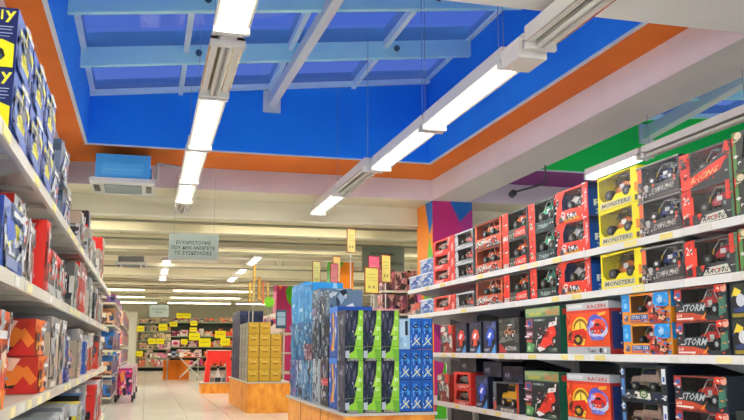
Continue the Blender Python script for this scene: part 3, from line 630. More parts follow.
stockR('edge3', lambda: carton(.44, .19, .26, '#232c26', [*busy(0, 0, 1, 1, ['#e6d040', '#2a3a6c', '#3a4c3c', '#14181a'], 12, 41), E('#d8dce4', .2, .5, .08, .18), R('#8c7c2c', .04, .04, .9, .14)]), 3.69, .92, 2, .192, 'dark box with yellow car at the right border')
stockR('storm', d_storm, 4.17, .92, 2, .192, 'dark monster car box with orange corner banner', group='orange-banner monster car boxes')
stockR('oblue', d_orangeblue, 4.72, .92, 2, .192, 'orange and blue stunt car box', group='orange and blue stunt boxes')
stockR('swirl', d_swirl, 5.44, .92, 1, .36, 'large red box with yellow gauge and swirl', .01)
stockR('racer', d_racer, 6.15, .92, 1, .36, 'large dark green box with red racer', .01)
stockR('rd', d_rallydark, 6.82, .92, 1, .3, 'dark action truck box beside the green racer box')
stockR('bc', d_bluecar, 7.24, .92, 1, .3, 'dark box showing a blue sports car')
stockR('rc', d_redcar, 7.6, .92, 1, .3, 'dark box showing a red sports car')
stockR('rc2', lambda: d_bluecar('#c83c30', 5), 7.98, .92, 1, .3, 'dark box with crimson car left of the red car box')
stockR('rsv', d_redsilver, 8.4, .92, 1, .3, 'red and silver buggy box at the far end')
stockR('edge4', lambda: carton(.42, .21, .26, '#232c26', [*busy(0, 0, 1, 1, ['#e6d040', '#2a3a6c', '#3a4c3c', '#14181a'], 12, 42), E('#d8dce4', .2, .5, .08, .18), R('#8c7c2c', .04, .04, .9, .14)]), 3.72, .42, 1, .2, 'dark box with yellow car at the bottom right corner')
stockR('storm', d_storm, 4.22, .42, 2, .192, 'dark monster car box with orange corner banner', group='orange-banner monster car boxes')
stockR('jb', d_jeepbrown, 4.79, .42, 2, .217, 'black box holding a brown jeep', group='brown jeep boxes')
stockR('swirl', d_swirl, 5.47, .42, 1, .36, 'large red box with yellow gauge and swirl', .01)
stockR('racer', d_racer, 6.2, .42, 1, .36, 'large dark green box with red racer', .01)
stockR('jy', d_jeepyellow, 6.92, .42, 1, .25, 'grey box holding a yellow jeep')
stockR('bc', d_bluecar, 7.46, .42, 1, .3, 'dark box showing a blue sports car')
stockR('rg', d_redgrey, 7.97, .42, 2, .157, 'red box with silver-grey car', group='red boxes with grey cars')
stockR('rsv', d_redsilver, 8.52, .42, 1, .3, 'red and silver buggy box at the far end')
for i, (y, zz) in enumerate(((6.85, .674), (7.3, .724), (7.9, .738))):
    put('navy', d_navy, (3.06, y, zz+.002 if i != 1 else .712), RZ, ('narrow black box lying on the yellow jeep box', 'narrow black box lying on the blue car box', 'narrow black box lying on the red boxes')[i])

# ================================================================== LEFT RACK GOODS
LZ = PI/2
def wrapped(W, H, D, base, cols, seed, side=(), side_base=None, n=14, st=12, top=None):
    r = random.Random(seed*7+1); cols = list(cols) or [base]; a, b_, c_ = r.choice(cols), r.choice(cols), r.choice(cols)
    v0 = .12+.12*r.random(); v1 = .62+.2*r.random()
    fr = [R(a, 0, v1, 1, 1), R('#14161a', .06, v0, .94, v1), R(b_, .1, v0+.03, .9, v1-.03)] + busy(.08, v0, .92, v1, cols+['#14161a'], 9, seed, .5) + busy(.0, 0, 1, 1, cols, 12, seed+5, .16) + glare_streaks(0, 0, 1, 1, st, seed)
    fr += [R(c_, .1, .03, .6, v0-.03), R('#e4e4e0', .3, v1+.06, .85, v1+.14)] + busy(0, 0, 1, 1, cols+['#15171c', '#22262e'], 8, seed+9, .1)
    sd = list(side) if side else [R(a, 0, v1, 1, 1), R('#1a1c20', .08, v0, .92, v1)]+busy(.1, v0, .98, v1, cols, 8, seed+1, .3)+[R(c_, .7, .05, .97, .2)]
    return carton(W, H, D, base, fr, sd, side_base, top=top)
FLY = [R('#16215a', 0, .46, 1, 1), T('#e8e23c', 'y', .905, .76, .985, .95), T('#e8e23c', 'l', .875, .8, .89, .96), R('#d8dce8', .6, .68, .97, .69), R('#9aa6cc', .6, .63, .96, .645), R('#9aa6cc', .6, .57, .97, .585), R('#9aa6cc', .6, .52, .95, .53),
       P('#f2e61e', (0, .02), (.985, .02), (.985, .4), (.9, .47), (0, .5)), P('#15171c', (.8, .14), (.9, .14), (.925, .2), (.91, .3), (.88, .34), (.8, .34)), E('#3c4450', .895, .18, .012, .05)]
_j = random.Random(3)
def left(key, mk, y0, z, label, dx=None, **k):
    if dx is None: dx = 0 if key == 'fly' else _j.choice((0, 0, .02, .05, .08))
    o = put(key, mk, (-.465-dx+(.014 if key == 'fly' else 0), y0, z+.002), LZ, label, name='wrapped_box', **k); return o
BW = ['#2c54b4', '#1c3a8c', '#c8ccd4', '#8ca0c8', '#e2dc50', '#3c4a6c', '#f0f2f4', '#6a7ca8']
def d_fly(): return wrapped(.37, .207, .42, '#274496', ['#1f3f94', '#16307c', '#14235c', '#24448c', '#d0c838', '#2c3a5c', '#3c5a9c', '#98a4b8', '#e4dc40', '#b8c0cc'], 51, FLY, '#16215a', 26, 8)
def d_fly2(): return wrapped(.4, .19, .4, '#626e84', ['#a82830', '#a8b0b8', '#2c4c94', '#5c6c88', '#303440', '#3c4a60', '#8c2c34'], 52, n=24, st=10)
ordl = ['nearest', 'second', 'third', 'fourth', 'fifth', 'sixth', 'seventh', 'eighth', 'ninth', 'tenth', 'eleventh', 'twelfth']
for i, y in enumerate((3.03, 3.43, 3.83)):
    for j in range(2): left('fly', d_fly, y, 1.64+j*.209, ('lower ' if j == 0 else 'upper ')+'blue and yellow wrapped box, '+ordl[i]+' on the left top shelf', group='blue and yellow wrapped boxes')
for i, y in enumerate((4.28, 4.7, 5.12)):
    for j in range(2): left('fly2', d_fly2, y, 1.64+j*.192, ('lower ' if j == 0 else 'upper ')+'silver film-wrapped box, '+ordl[i]+' past the blue ones on the left top shelf', group='silver wrapped boxes')
SIL = ['#a4a8a6', '#8c908c', '#5c5c58', '#a49a88', '#7c7060', '#c8caca', '#4c5054', '#303236', '#8c4a40']
specs = {}
def simple(key, W, H, cols, base, seed, side=(), sb=None, D=.38, n=16, st=12): return lambda: wrapped(W, H, D, base, cols, seed, side, sb, n, st)
RY = ['#c82a24', '#e8b02c', '#2a2224', '#f0ece4', '#8c1c1c']
left('t1', simple('', .32, .3, SIL, '#c4c8c6', 60), 5.56, 1.64, 'clear plastic box standing past the silver wrapped boxes')
left('t2', simple('', .2, .36, ['#d83024', '#e84a38', '#b8241c'], '#cf2c22', 61, [R('#cf2c22', 0, 0, 1, 1), R('#e8553c', 0, .7, 1, .8), R('#8c1c18', .6, 0, 1, 1)]), 5.86, 1.64, 'tall bright red box on the left top shelf')
for i, y in enumerate((6.15, 6.55, 6.95)):
    left('t3', simple('', .36, .24, SIL, '#b8bcba', 62), y, 1.64, ordl[i]+' clear box between the tall red box and the dark printed box', group='clear boxes past the red box')
left('t4', simple('', .3, .46, RY, '#2c2426', 63, [R('#241c20', 0, 0, 1, 1), R('#c82a24', 0, .5, 1, .75), P('#e8a82c', (0, .28), (1, .34), (1, .5), (0, .44)), R('#d8d0c0', .1, .8, .6, .86), R('#a82824', .7, 0, 1, .25)]), 7.5, 1.64, 'tall dark box with red and yellow print on the left top shelf')
for i, y in enumerate((7.85, 8.2, 8.55)):
    left('t5', simple('', .33, .26, SIL, '#d8d4cc', 64), y, 1.64, ordl[i]+' white box past the tall dark printed box', group='white boxes near the far end')
left('t6', simple('', .3, .42, RY, '#c83024', 65, [R('#c82c20', 0, .6, 1, 1), R('#e8b830', 0, .25, 1, .6), R('#f0ece0', 0, 0, 1, .25), R('#2a2422', .2, .3, .5, .7)]), 8.95, 1.64, 'red and yellow box near the far end of the left top shelf')
left('t7', simple('', .3, .3, RY, '#e8e0d0', 66), 9.4, 1.64, 'pale box with red print behind the red and yellow box')
left('t8', simple('', .3, .34, RY, '#b82c24', 67), 9.8, 1.64, 'dark red box second from the far end of the left top shelf')
left('t9', simple('', .3, .3, SIL, '#a8a49c', 68), 10.3, 1.64, 'grey box at the far end of the left top shelf')
# shelf 2
left('m0', simple('', .5, .23, BW, '#274a9c', 70, [*busy(0, 0, 1, 1, BW, 10, 5)], '#20388a', n=26, st=16), 3.13, 1.21, 'blue film-wrapped box in front of the red box on the left middle shelf', dx=-.005)
FXX = [R('#cc2c1e', 0, 0, 1, 1), R('#a82018', 0, .0, 1, .3), T('#f4f0ec', 'FXX', .48, .64, .88, .78, .04), R('#e85a48', .1, .9, .95, .915), R('#e85a48', .1, .83, .95, .835)]
left('m1', simple('', .3, .335, ['#d8342a', '#e8e8e6', '#b8bcbc', '#f0f0f0'], '#c82c20', 71, FXX, '#cc2c1e', .44), 3.6, 1.21, 'red box with white lettering facing the viewer on the left middle shelf')
left('m2', simple('', .3, .3, SIL, '#b8bcb8', 72), 3.93, 1.21, 'clear silver box right of the red lettered box')
left('m3', simple('', .12, .33, ['#d83024', '#b8241c'], '#cf2c22', 73, [R('#cf2c22', 0, 0, 1, 1)]), 4.16, 1.21, 'narrow red box upright on the left middle shelf')
for i, y in enumerate((4.4, 4.78, 5.16, 5.54)):
    left('m4', simple('', .36, .22, SIL+['#c8342c'], '#a8aca8', 74, n=22), y, 1.21, ordl[i]+' low silver box below the dark gap of the left middle shelf', group='low silver boxes')
left('m5', simple('', .3, .3, SIL, '#c0c0b8', 75), 5.9, 1.21, 'tall clear box left of the red pair')
left('m6', simple('', .3, .34, ['#d83024', '#e04434', '#b8241c', '#c8beb4'], '#cc2c22', 76, [R('#d02e24', 0, 0, 1, 1), *glare_streaks(.1, .1, .9, .9, 5, 3)]), 6.3, 1.21, 'red wrapped box in the middle of the left middle shelf')
left('m6', simple('', .3, .34, [], '', 76), 6.62, 1.21, 'red wrapped box directly past its twin on the left middle shelf')
for i, (y, b, nm) in enumerate(((7.0, '#c8c0a8', 'cream'), (7.35, '#b4b0a4', 'beige'), (7.7, '#98948c', 'taupe'), (8.1, '#23282c', 'black'), (8.45, '#30444c', 'slate'), (8.8, '#a8a090', 'sand coloured'), (9.15, '#6a4a3c', 'brown'), (9.5, '#9c5a44', 'terracotta'), (9.85, '#7c7468', 'grey-brown'), (10.2, '#a84a38', 'dull red'), (10.6, '#8c8478', 'stone grey'))):
    left('m_'+nm, simple('', .32, .3+.02*(i % 3), SIL[:5]+[b, b, b], b, 80+i), y, 1.21, nm+' wrapped box in the far half of the left middle shelf')
# shelf 3
FL = ['#d8402c', '#e87a2c', '#f0a83a', '#c82c24', '#5a1c1c', '#e8d0b8', '#e8642c']
left('f0', simple('', .34, .32, FL, '#8c2c24', 90, [R('#3a3c48', 0, 0, 1, 1), *busy(.1, .1, .9, .8, FL, 12, 4, .3)], '#33353f'), 2.95, .755, 'tall flame-printed box at the left picture edge', dx=-.01)
left('f1', simple('', .34, .32, FL, '#8c2c24', 91, [R('#4a4c54', 0, 0, 1, 1), *busy(.1, .05, .9, .85, FL, 12, 6, .3), *glare_streaks(.5, 0, 1, 1, 4, 4)], '#33353f'), 3.36, .755, 'tall flame-printed box second on the lower left shelf')
FLS = [R('#b8301f', 0, 0, 1, 1), *busy(0, 0, 1, 1, FL+['#2c2024', '#f0b8a0'], 22, 8, .3), *glare_streaks(.3, 0, 1, 1, 4, 9)]
for j in range(2):
    left('f2', simple('', .36, .165, FL, '#b83022', 92, FLS, '#b83022', .44), 4.28, .755+j*.167, ('lower' if j == 0 else 'upper')+' red flame box of the stacked pair on the lower left shelf')
for i, (y, W, H, b, nm) in enumerate(((4.72, .4, .36, '#b8a890', 'clear and beige'), (5.14, .36, .36, '#a89c8c', 'clear and taupe'), (5.56, .36, .15, '#2c44a0', 'low blue'), (6.0, .4, .3, '#2a3c8c', 'navy'), (6.42, .36, .34, '#ac9c84', 'tan film-wrapped'), (6.8, .3, .34, '#b4a48c', 'pale tan'), (7.16, .34, .3, '#6c6478', 'mauve'), (7.55, .3, .26, '#3c5cae', 'bright blue'), (7.92, .34, .32, '#9c8c7c', 'grey film-wrapped'), (8.3, .34, .34, '#b44c38', 'brick red'), (8.7, .34, .34, '#c85c3c', 'orange-red'), (9.1, .34, .32, '#b04434', 'dark coral'), (9.5, .34, .34, '#c84434', 'scarlet'), (9.9, .34, .3, '#8c3c34', 'maroon'), (10.3, .34, .34, '#c03428', 'crimson'), (10.68, .3, .3, '#9c9488', 'grey'))):
    cols = [b, b, b]+['#d8d4cc', '#4a4448', '#8c8884', '#c8a088']
    left('g_'+nm, simple('', W, H, cols, b, 100+i, D=.4), y, .755, nm+' box on the lower left shelf')
left('g_top', simple('', .34, .13, ['#2c58b8', '#5c8cd8', '#d8d8d8'], '#2850b0', 130), 5.56, .755+.152, 'small blue box resting on the low blue one')
# bottom shelf
for i, (y, W, H, b, nm) in enumerate(((4.2, .5, .32, '#15171c', 'black'), (4.75, .5, .34, '#26282e', 'charcoal'), (5.3, .5, .38, '#c0c4c4', 'silver framed'), (5.85, .5, .4, '#a8acae', 'steel grey'), (6.35, .4, .3, '#202226', 'black glossy'), (6.8, .4, .36, '#d8c83c', 'yellow'), (7.25, .4, .4, '#3c70b0', 'blue'), (7.7, .4, .42, '#c8ccca', 'white framed'), (8.15, .4, .38, '#8c908e', 'mid grey'), (8.6, .4, .42, '#b4b8b6', 'light grey'), (9.05, .4, .4, '#c82c22', 'red'), (9.5, .4, .44, '#d83426', 'bright red'), (9.95, .4, .42, '#b4281e', 'deep red'), (10.45, .42, .44, '#cc3024', 'last red'))):
    cols = [b, b]+['#e0e2e0', '#1c1e22', '#8c9090', '#c8ccca']
    left('b_'+nm, simple('', W, H, cols, b, 140+i, D=.42), y, .2, nm+' box on the bottom left shelf')

# ================================================================== PALLET DISPLAYS
def pallet(name, x0, x1, y0, y1, h, label, split=()):
    r = empty(name, ((x0+x1)/2, (y0+y1)/2, 0)); hx = (x1-x0)/2; hy = (y1-y0)/2
    b = MB(); b.box(-hx+.02, hx-.02, -hy+.02, hy-.02, 0, h-.02, M_wood)
    for s_ in split: b.box(-hx+.017, -hx+.02, s_-.005, s_+.005, 0, h-.02, '#6a3a10')
    b.build('base', r)
    t = MB(); t.box(-hx, hx, -hy, hy, h-.02, h, mat('#c9c6bc', .4)); t.build('deck', r)
    return tag(r, label, 'display base')
pallet('display_base', 1.49, 2.25, 6.5, 9.3, .466, 'orange board display base of the nearest island, under the green boxes', (-.4, .6))
pallet('display_base', 1.5, 2.2, 13.2, 16.2, .466, 'orange board display base under the golden boxes', (-.8,))
pallet('display_base', 1.2, 1.98, 19.4, 20.4, .236, 'low orange display base under the red playset')
def d_lime(flip=0):
    return lambda: carton(.145, .395, .26, '#1b2238', [
        *busy(0, .25, .7, 1, ['#2c2e4c', '#1a2036', '#3c3c58', '#203c42', '#4a4a60'], 16, 150, .22), *busy(0, .2, .65, .95, ['#6a6a84', '#14182a', '#3c6a5c', '#8c8ca0'], 22, 154, .07), P('#8cc63c', (.12, .12), (.48, .2), (.62, .45), (.74, 1), (.98, 1), (.98, .0), (.12, 0)), P('#a8d850', (.5, .5), (.78, .52), (.8, .7), (.68, .72)), T('#eaf6d4', 'X5', .7, .6, .92, .67), T('#e0f0c4', 'GX', .62, .42, .88, .49), T('#d0e8a4', 'R', .8, .82, .92, .89), R('#5c8c28', .12, .28, .98, .29), R('#23261e', .02, .0, .98, .05), T('#e4e4dc', 'CONTROL', .1, .005, .9, .045), R('#b8c0cc', .0, .06, .22, .2), P('#6aa834', (.74, .0), (.98, .0), (.98, .22), (.6, .24))],
        [*busy(0, 0, 1, 1, ['#3a3c54', '#5a5c6c', '#23283a', '#8c909c'], 12, 151, .3), R('#1c2030', 0, .92, 1, 1)], side_base='#34364a')
for r_ in range(2):
    for c_ in range(3):
        put('lime', d_lime(), (1.577+c_*.147, 6.53, .468+r_*.397), 0, 'black and lime green box, '+('lower' if r_ == 0 else 'upper')+' row, '+('left', 'middle', 'right')[c_]+' column, on the nearest island', group='black and lime boxes')
def d_bluecol():
    return carton(.09, .243, .3, '#1c5cb4', [*busy(0, 0, 1, 1, ['#2a78d0', '#143c8c', '#4c9ce0'], 7, 152), E('#101c3c', .5, .74, .24, .08), E('#7ca4d0', .5, .74, .1, .03), P('#d8e4c8', (.1, .12), (.2, .1), (.9, .36), (.84, .38)), P('#e8dc98', (.3, .36), (.38, .38), (.9, .14), (.84, .12)), *busy(0, .1, 1, .95, ['#8cbce8', '#0f3070', '#3c8cdc', '#dce8f0'], 18, 156, .08), R('#0e2c6c', 0, 0, 1, .03), R('#0e2c6c', .94, 0, 1, 1)], [*busy(0, 0, 1, 1, ['#2a78d0', '#143c8c'], 5, 153)])
for r_ in range(3):
    for c_ in range(3):
        if r_ == 2 and c_ == 0: continue
        put('bluecol', d_bluecol, (1.992+c_*.094, 6.53, .468+r_*.245), 0, 'slim blue crossed-stripe box, '+('bottom', 'middle', 'top')[r_]+' row, '+('left', 'middle', 'right')[c_]+' column', group='slim blue boxes')
put('paleblue', lambda: carton(.09, .24, .28, '#9cc4e0', [R('#b8d8ec', .05, .4, .6, .95), R('#14202c', .55, .45, .8, .92), *busy(.1, .05, .9, .35, ['#7cacd4', '#c8e0f0'], 5, 1)]), (1.992, 6.53, .468+.49), 0, 'pale blue box with black bar beside the lime boxes')
# left flank of the nearest island
def flank(key, W, H, base, cols, y, z, seed, label, D=.3, dx=0, front=None, group=None):
    put(key, lambda: carton(W, H, D, base, (list(front)+busy(0, 0, 1, 1, cols, 16, seed, .08)) if front else busy(0, 0, 1, 1, cols, 20, seed, .24)+busy(0, 0, 1, 1, cols+['#10141c', '#e4ecf0', '#18304c'], 34, seed+5, .09), busy(0, 0, 1, 1, cols, 8, seed+3, .3)), (1.53+dx, y, z), RZ, label, group=group, name='blister_pack')
DK = ['#2c3848', '#18202c', '#4c6478', '#6c8494', '#22303c', '#9cb0bc']
CY = ['#2c84b8', '#1a6498', '#58a8d0', '#8cc4dc', '#3c94c4', '#1c5888']
z1 = .468
spy = [R('#16181e', 0, 0, 1, 1), P('#9c9ca4', (.1, 1), (.3, 1), (.5, .6), (.4, .55)), P('#8c8c94', (.8, 1), (.95, 1), (.6, .5), (.5, .6)), R('#c83c44', .06, .42, .94, .56), R('#e87078', .1, .47, .9, .5), E('#b8bcc4', .5, .24, .2, .06), *busy(.1, .6, .9, .95, ['#5c5058', '#8c4c54', '#2c2c34'], 6, 2, .3)]
fire = [R('#1c4ca4', 0, 0, 1, 1), P('#e8a83c', (.3, .1), (.45, .5), (.3, .85), (.5, .9), (.66, .5), (.6, .15)), P('#f4dc8c', (.4, .2), (.52, .5), (.44, .75), (.58, .5)), P('#c8d8ec', (.6, .2), (.8, .5), (.7, .8), (.9, .5)), R('#3c7cd4', 0, .88, 1, 1), P('#c85c2c', (.2, .08), (.26, .3), (.36, .2))]
flank('fire', .32, .42, '#1c4ca4', [], 7.08, z1, 161, 'blue box with yellow flame print on the island flank', front=fire)
flank('spy', .34, .42, '#16181e', [], 7.44, z1, 162, 'black box with red cross band on the island flank', front=spy)
flank('lb1', .34, .4, '#c8d4d8', ['#b8c8d0', '#3c4c5c', '#e4e8ea', '#8ca0ac'], 7.82, z1, 163, 'white and dark box on the island flank')
flank('lb2', .4, .38, '#74a8cc', ['#4c8cc0', '#a8cce4', '#1c2c40', '#dceaf2', '#3c78b0'], 8.22, z1, 164, 'light blue car box on the island flank')
flank('lb3', .4, .38, '#6c9cc4', ['#4c84b8', '#9cc0dc', '#232c44', '#c8dcec'], 8.66, z1, 165, 'mid blue box behind the light blue car box')
flank('lb4', .36, .38, '#5c6ca8', CY+['#8c5c9c'], 9.06, z1, 166, 'violet-blue box at the rear of the island flank')
flank('fire', .32, .42, '', [], 7.08, z1+.422, 161, 'blue flame-print box stacked on its twin on the island')
flank('dk1', .36, .38, '#1a202c', DK, 7.44, z1+.422, 167, 'dark film-fronted box stacked on the red-banded box')
flank('dk2', .36, .36, '#2c3c4c', DK+['#c8d4dc', '#8c9cac'], 7.84, z1+.402, 168, 'dark slate box stacked on the white and dark box')
flank('mar', .4, .16, '#7c4458', ['#a85c6c', '#3c2c44', '#c8b4bc'], 8.24, z1+.382, 169, 'low maroon box on the light blue car box')
flank('cy0', .4, .2, '#2c5c8c', CY, 8.24, z1+.544, 170, 'low blue box on the maroon one')
flank('cy1', .4, .38, '#1c5c98', CY, 8.66, z1+.382, 171, 'deep blue bag on the island flank')
flank('cy2', .36, .38, '#2c74a8', CY, 9.06, z1+.382, 172, 'deep blue box at the island rear, second level')
flank('top1', .36, .2, '#5c7484', DK+['#c8d0d0', '#dcdcd4'], 7.44, z1+.804, 173, 'flat grey packet on the dark film-fronted box')
flank('top2', .38, .28, '#546c88', DK+['#8c7ca8', '#a8c4cc'], 7.84, z1+.764, 174, 'mottled slate packet upper on the island')
for i, (y, w) in enumerate(((8.24, .4), (8.66, .4), (9.06, .36))):
    flank('bag%d' % i, w, .4 if i else .38, '#2484c0', CY+['#2c90c8', '#2080b8'], y, z1+.764 if i else z1+.746, 175+i, ('front', 'middle', 'rear')[i]+' one of the bright blue packs crowning the island', front=[R('#2488c4', 0, .0, 1, 1), *busy(0, 0, 1, .5, CY+['#b8dcec'], 12, 5+i, .25), *busy(0, .5, 1, 1, ['#2484c0', '#2c90cc', '#1c78b4'], 6, i, .25), P('#dcecf4', (.2, .8), (.26, .82), (.28, .95), (.22, .92)), P('#dcecf4', (.6, .82), (.66, .84), (.68, .95), (.62, .92))])
# behind the lime boxes, a low row with pink tops
for i, (x, y, b) in enumerate(((1.95, 7.2, '#d89ca0'), (2.1, 7.9, '#c8a8a0'), (2.05, 8.6, '#b8a4b0'))):
    put('rear%d' % i, lambda b=b, i=i: carton(.4, .84-.02*i, .4, b, busy(0, 0, 1, 1, ['#e8b8b8', '#c87c84', '#f0dcd8', '#8c7c84', '#e89ca8'], 30, 190+i)), (x, y, .468), 0, ('pink topped carton just behind the lime boxes', 'pale rose carton in the middle of the island', 'lilac carton at the rear of the island')[i])

# golden island
def d_gold(): return carton(.17, .18, .2, '#c8a030', [*busy(0, .5, 1, 1, ['#d8b43c', '#b08c28', '#c89c2c'], 5, 200), R('#8c6c1c', 0, 0, 1, .04), R('#6c5014', 0, 0, .05, 1), R('#7c5c18', .3, .46, .75, .54), T('#f0dc8c', 'TOYS', .2, .62, .8, .76)], [*busy(0, 0, 1, 1, ['#b4b0a0', '#8c887c', '#c8c4b4'], 6, 201)], side_base='#a09c8c')
for c_ in range(3):
    for r_ in range(5 if c_ < 2 else 4):
        put('gold', d_gold, (1.6+c_*.175, 13.24, .468+r_*.182), 0, 'golden box, row %s from the deck, %s column of the gold stack' % (('one', 'two', 'three', 'four', 'five')[r_], ('left', 'middle', 'right')[c_]), group='golden boxes', name='golden_box')
GS = ['#b4b4b0', '#8c8c88', '#6c6c70', '#d0ccc0', '#a09c8c', '#4c4c54']
for i, y in enumerate((13.62, 14.02, 14.42)):
    for r_ in range(5): put('gflank', lambda: carton(.38, .18, .3, '#a8a498', busy(0, 0, 1, 1, GS, 14, 210), busy(0, 0, 1, 1, GS, 6, 211)), (1.53, y, .468+r_*.182), RZ, 'grey patterned box on the flank of the golden stack, %s pile, row %s up' % (('front', 'middle', 'rear')[i], ('one', 'two', 'three', 'four', 'five')[r_]), group='grey flank boxes', name='patterned_box')
for i, y in enumerate((14.86, 15.28, 15.7)):
    for r_ in range(3): put('nflank', lambda: carton(.4, .38, .4, '#232c50', busy(0, 0, 1, 1, ['#1c2444', '#34406c', '#2c3458', '#8c90a4'], 10, 220), busy(0, 0, 1, 1, ['#1c2444', '#34406c', '#141a34'], 8, 221)), (1.53, y, .468+r_*.382), RZ, 'navy carton behind the golden stack, %s pile, %s' % (('front', 'middle', 'rear')[i], ('bottom', 'middle', 'top')[r_]), group='navy cartons', name='navy_carton')
for i, x in enumerate((1.7, 2.0)):
    put('nfront', lambda: carton(.28, .38, .3, '#1f2a58', [*busy(0, 0, 1, 1, ['#1c2444', '#2c3c78', '#28346c'], 8, 222), T('#c8ccdc', 'SET', .25, .6, .75, .75)]), (x-.02, 14.66+i*.02, .468+1.0), 0, ('left', 'right')[i]+' dark navy box topping the golden island') if False else None

# red playset on its base
b = MB()
vsr = [(-.31, 0), (-.25, .7), (.25, .7), (.31, 0), (.2, 0), (.17, .44), (-.17, .44), (-.2, 0)]
for yy in (-.12, .12):
    hv, hf = None, None
n8 = len(vsr)
vs = [(x, -.12, z) for x, z in vsr]+[(x, .12, z) for x, z in vsr]
fs = []
for q in ((0, 1, 6, 7), (1, 2, 5, 6), (2, 3, 4, 5)): fs += [q, tuple(k_+n8 for k_ in q)[::-1]]
for i in range(n8): fs.append((i, (i+1) % n8, (i+1) % n8+n8, i+n8))
b.mesh(vs, fs, mat('#e22a1a', .3))
ps = empty('arched_playset', (1.6, 19.75, .238)); b.build('arch', ps)
t = MB(); t.box(-.27, .27, -.16, .16, .7, .715, '#e9e4dc'); t.build('top_board', ps)
tag(ps, 'red arched toy stand on the low orange base', 'toy stand')
b = MB(); b.tube((0, 0, 0), (0, 0, .1), .07, '#3a3c40', 10); b.tube((0, 0, .1), (0, 0, .3), .06, mat('#d4d8de', .3), 10, .02); b.tube((0, 0, .3), (0, 0, .36), .03, '#3a3c40', 8)
tag(b.build('toy_rocket', None, (1.6, 19.75, .238)), 'silver cone-shaped toy standing inside the red arch', 'toy')
for i, dx in enumerate((-.13, .13)):
    b = MB(); b.tube((0, 0, 0), (0, 0, .09), .05, ('#8c8c90', '#6c7480')[i], 10, .04); b.tube((0, 0, .09), (0, 0, .17), .055, ('#c8c4c0', '#9ca4ac')[i], 10, .02)
    tag(b.build('toy_figure', None, (1.6+dx, 19.75, .238)), ('small grey toy left of the silver cone', 'small slate toy right of the silver cone')[i], 'toy')

# folding table with orange cloth and small goods
ft = empty('folding_table', (1.15, 28, 0))
b = MB(); b.box(-.5, .5, -.5, .5, .7, .73, '#8c5a3a'); b.build('table_top', ft)
for sx in (-1, 1):
    b = MB(); b.bar((.48 if sx > 0 else .48, -.4*sx, .02), (.48, .4*sx, .7), .03, .03, mat('#b8bcae', .3, .5)); b.build('leg', ft)
    b = MB(); b.bar((-.48, -.4*sx, .02), (-.48, .4*sx, .7), .03, .03, mat('#b8bcae', .3, .5)); b.build('leg', ft)
b = MB(); b.bar((.5, -.45, .1), (-.1, -.52, .7), .04, .04, mat('#c8ccc0', .3, .5)); b.build('leg', ft); b = MB(); b.bar((-.1, -.52, .1), (.5, -.47, .7), .04, .04, mat('#c8ccc0', .3, .5)); b.build('leg', ft)
tag(ft, 'folding trestle table piled with small boxes near the far racks', 'table')
b = MB()
N_ = 24; vs = []
for k_ in range(N_):
    a = 2*PI*k_/N_; r_ = .4+.025*math.cos(6*a); vs += [(r_*math.cos(a), r_*math.sin(a)*.8, 0), ((.42)*math.cos(a), .34*math.sin(a), .62)]
b.mesh(vs, [(2*i, (2*i+2) % (2*N_), (2*i+3) % (2*N_), 2*i+1) for i in range(N_)]+[tuple(2*i+1 for i in range(N_))], mat('#ee8420', .6))
tag(b.build('orange_bin', None, (.98, 28.9, 0)), 'round orange cloth-draped bin beside the trestle table', 'bin')
CL = ['#e8dcc8', '#c83c34', '#3c3c4c', '#e8a0b4', '#f0ece0', '#6c5c50', '#e87c3c', '#8ca8c8']
rr = random.Random(33)
for i in range(34):
    b = MB(); c = rr.choice(CL); w = .09+.05*rr.random(); h = .09+.1*rr.random(); b.box(-w/2, w/2, -.05, .05, 0, h, c); b.box(-w/2+.01, w/2-.01, -.052, -.05, h*.3, h*.7, rr.choice(CL))
    col = i % 8; row = i//8
    tag(b.build('small_box', None, (.72+col*.12, 27.6+row*.14, .73)), 'small colourful box on the trestle table before the far racks', 'box', 'small boxes on the trestle table')

# toy strollers and trolleys parked by the left gondola
def stroller(x, y, c1_, c2_, label):
    r = empty('toy_stroller', (x, y, 0))
    f_ = MB()
    for s_ in (-1, 1):
        f_.tube((s_*.15, -.22, .08), (s_*.14, .22, .62), .012, mat('#d8d0d8', .3), 6); f_.tube((s_*.15, .24, .08), (s_*.14, -.16, .5), .012, mat('#d8d0d8', .3), 6)
    f_.tube((-.14, .22, .62), (.14, .22, .62), .012, mat('#d8d0d8', .3), 6); f_.build('frame', r)
    s = MB(); vs = [(-.14, -.16, .3), (.14, -.16, .3), (.14, .06, .24), (-.14, .06, .24), (-.14, .2, .6), (.14, .2, .6)]
    s.mesh(vs, [(0, 1, 2, 3), (3, 2, 5, 4), (0, 3, 4), (1, 5, 2)], mat(c1_, .6)); s.mesh([(-.13, -.17, .3), (.13, -.17, .3), (.13, -.17, .14), (-.13, -.17, .14)], [(0, 1, 2, 3)], mat(c2_, .6)); paint(s, (-.13, -.172, .12), (1,0,0), (0,0,1), (0,-1,0), .26, .46, busy(0, 0, 1, 1, [c1_, c2_, '#3c4cb0', '#f0b8c8', '#8c2c8c', '#f08c50', '#2c2040'], 26, int(y*10), .22)); s.build('seat', r)
    h = MB(); n = 6; vs = []
    for i in range(n+1):
        a = PI*.15+PI*.6*i/n
        for sx in (-.12, .12): vs.append((sx, .06+.16*math.cos(a), .42+.15*math.sin(a)))
    h.mesh(vs, [(2*i, 2*i+1, 2*i+3, 2*i+2) for i in range(n)], mat(c2_, .6)); h.build('hood', r)
    for sx in (-.15, .15):
        for yy in (-.22, .24): w = MB(); w.tube((sx-.02, yy, .065), (sx+.02, yy, .065), .065, '#2c2430', 12); w.build('wheel', r)
    return tag(r, label, 'toy stroller')
stroller(-.36, 16.8, '#c83070', '#e04c8c', 'magenta toy stroller, nearest of those parked past the left rack')
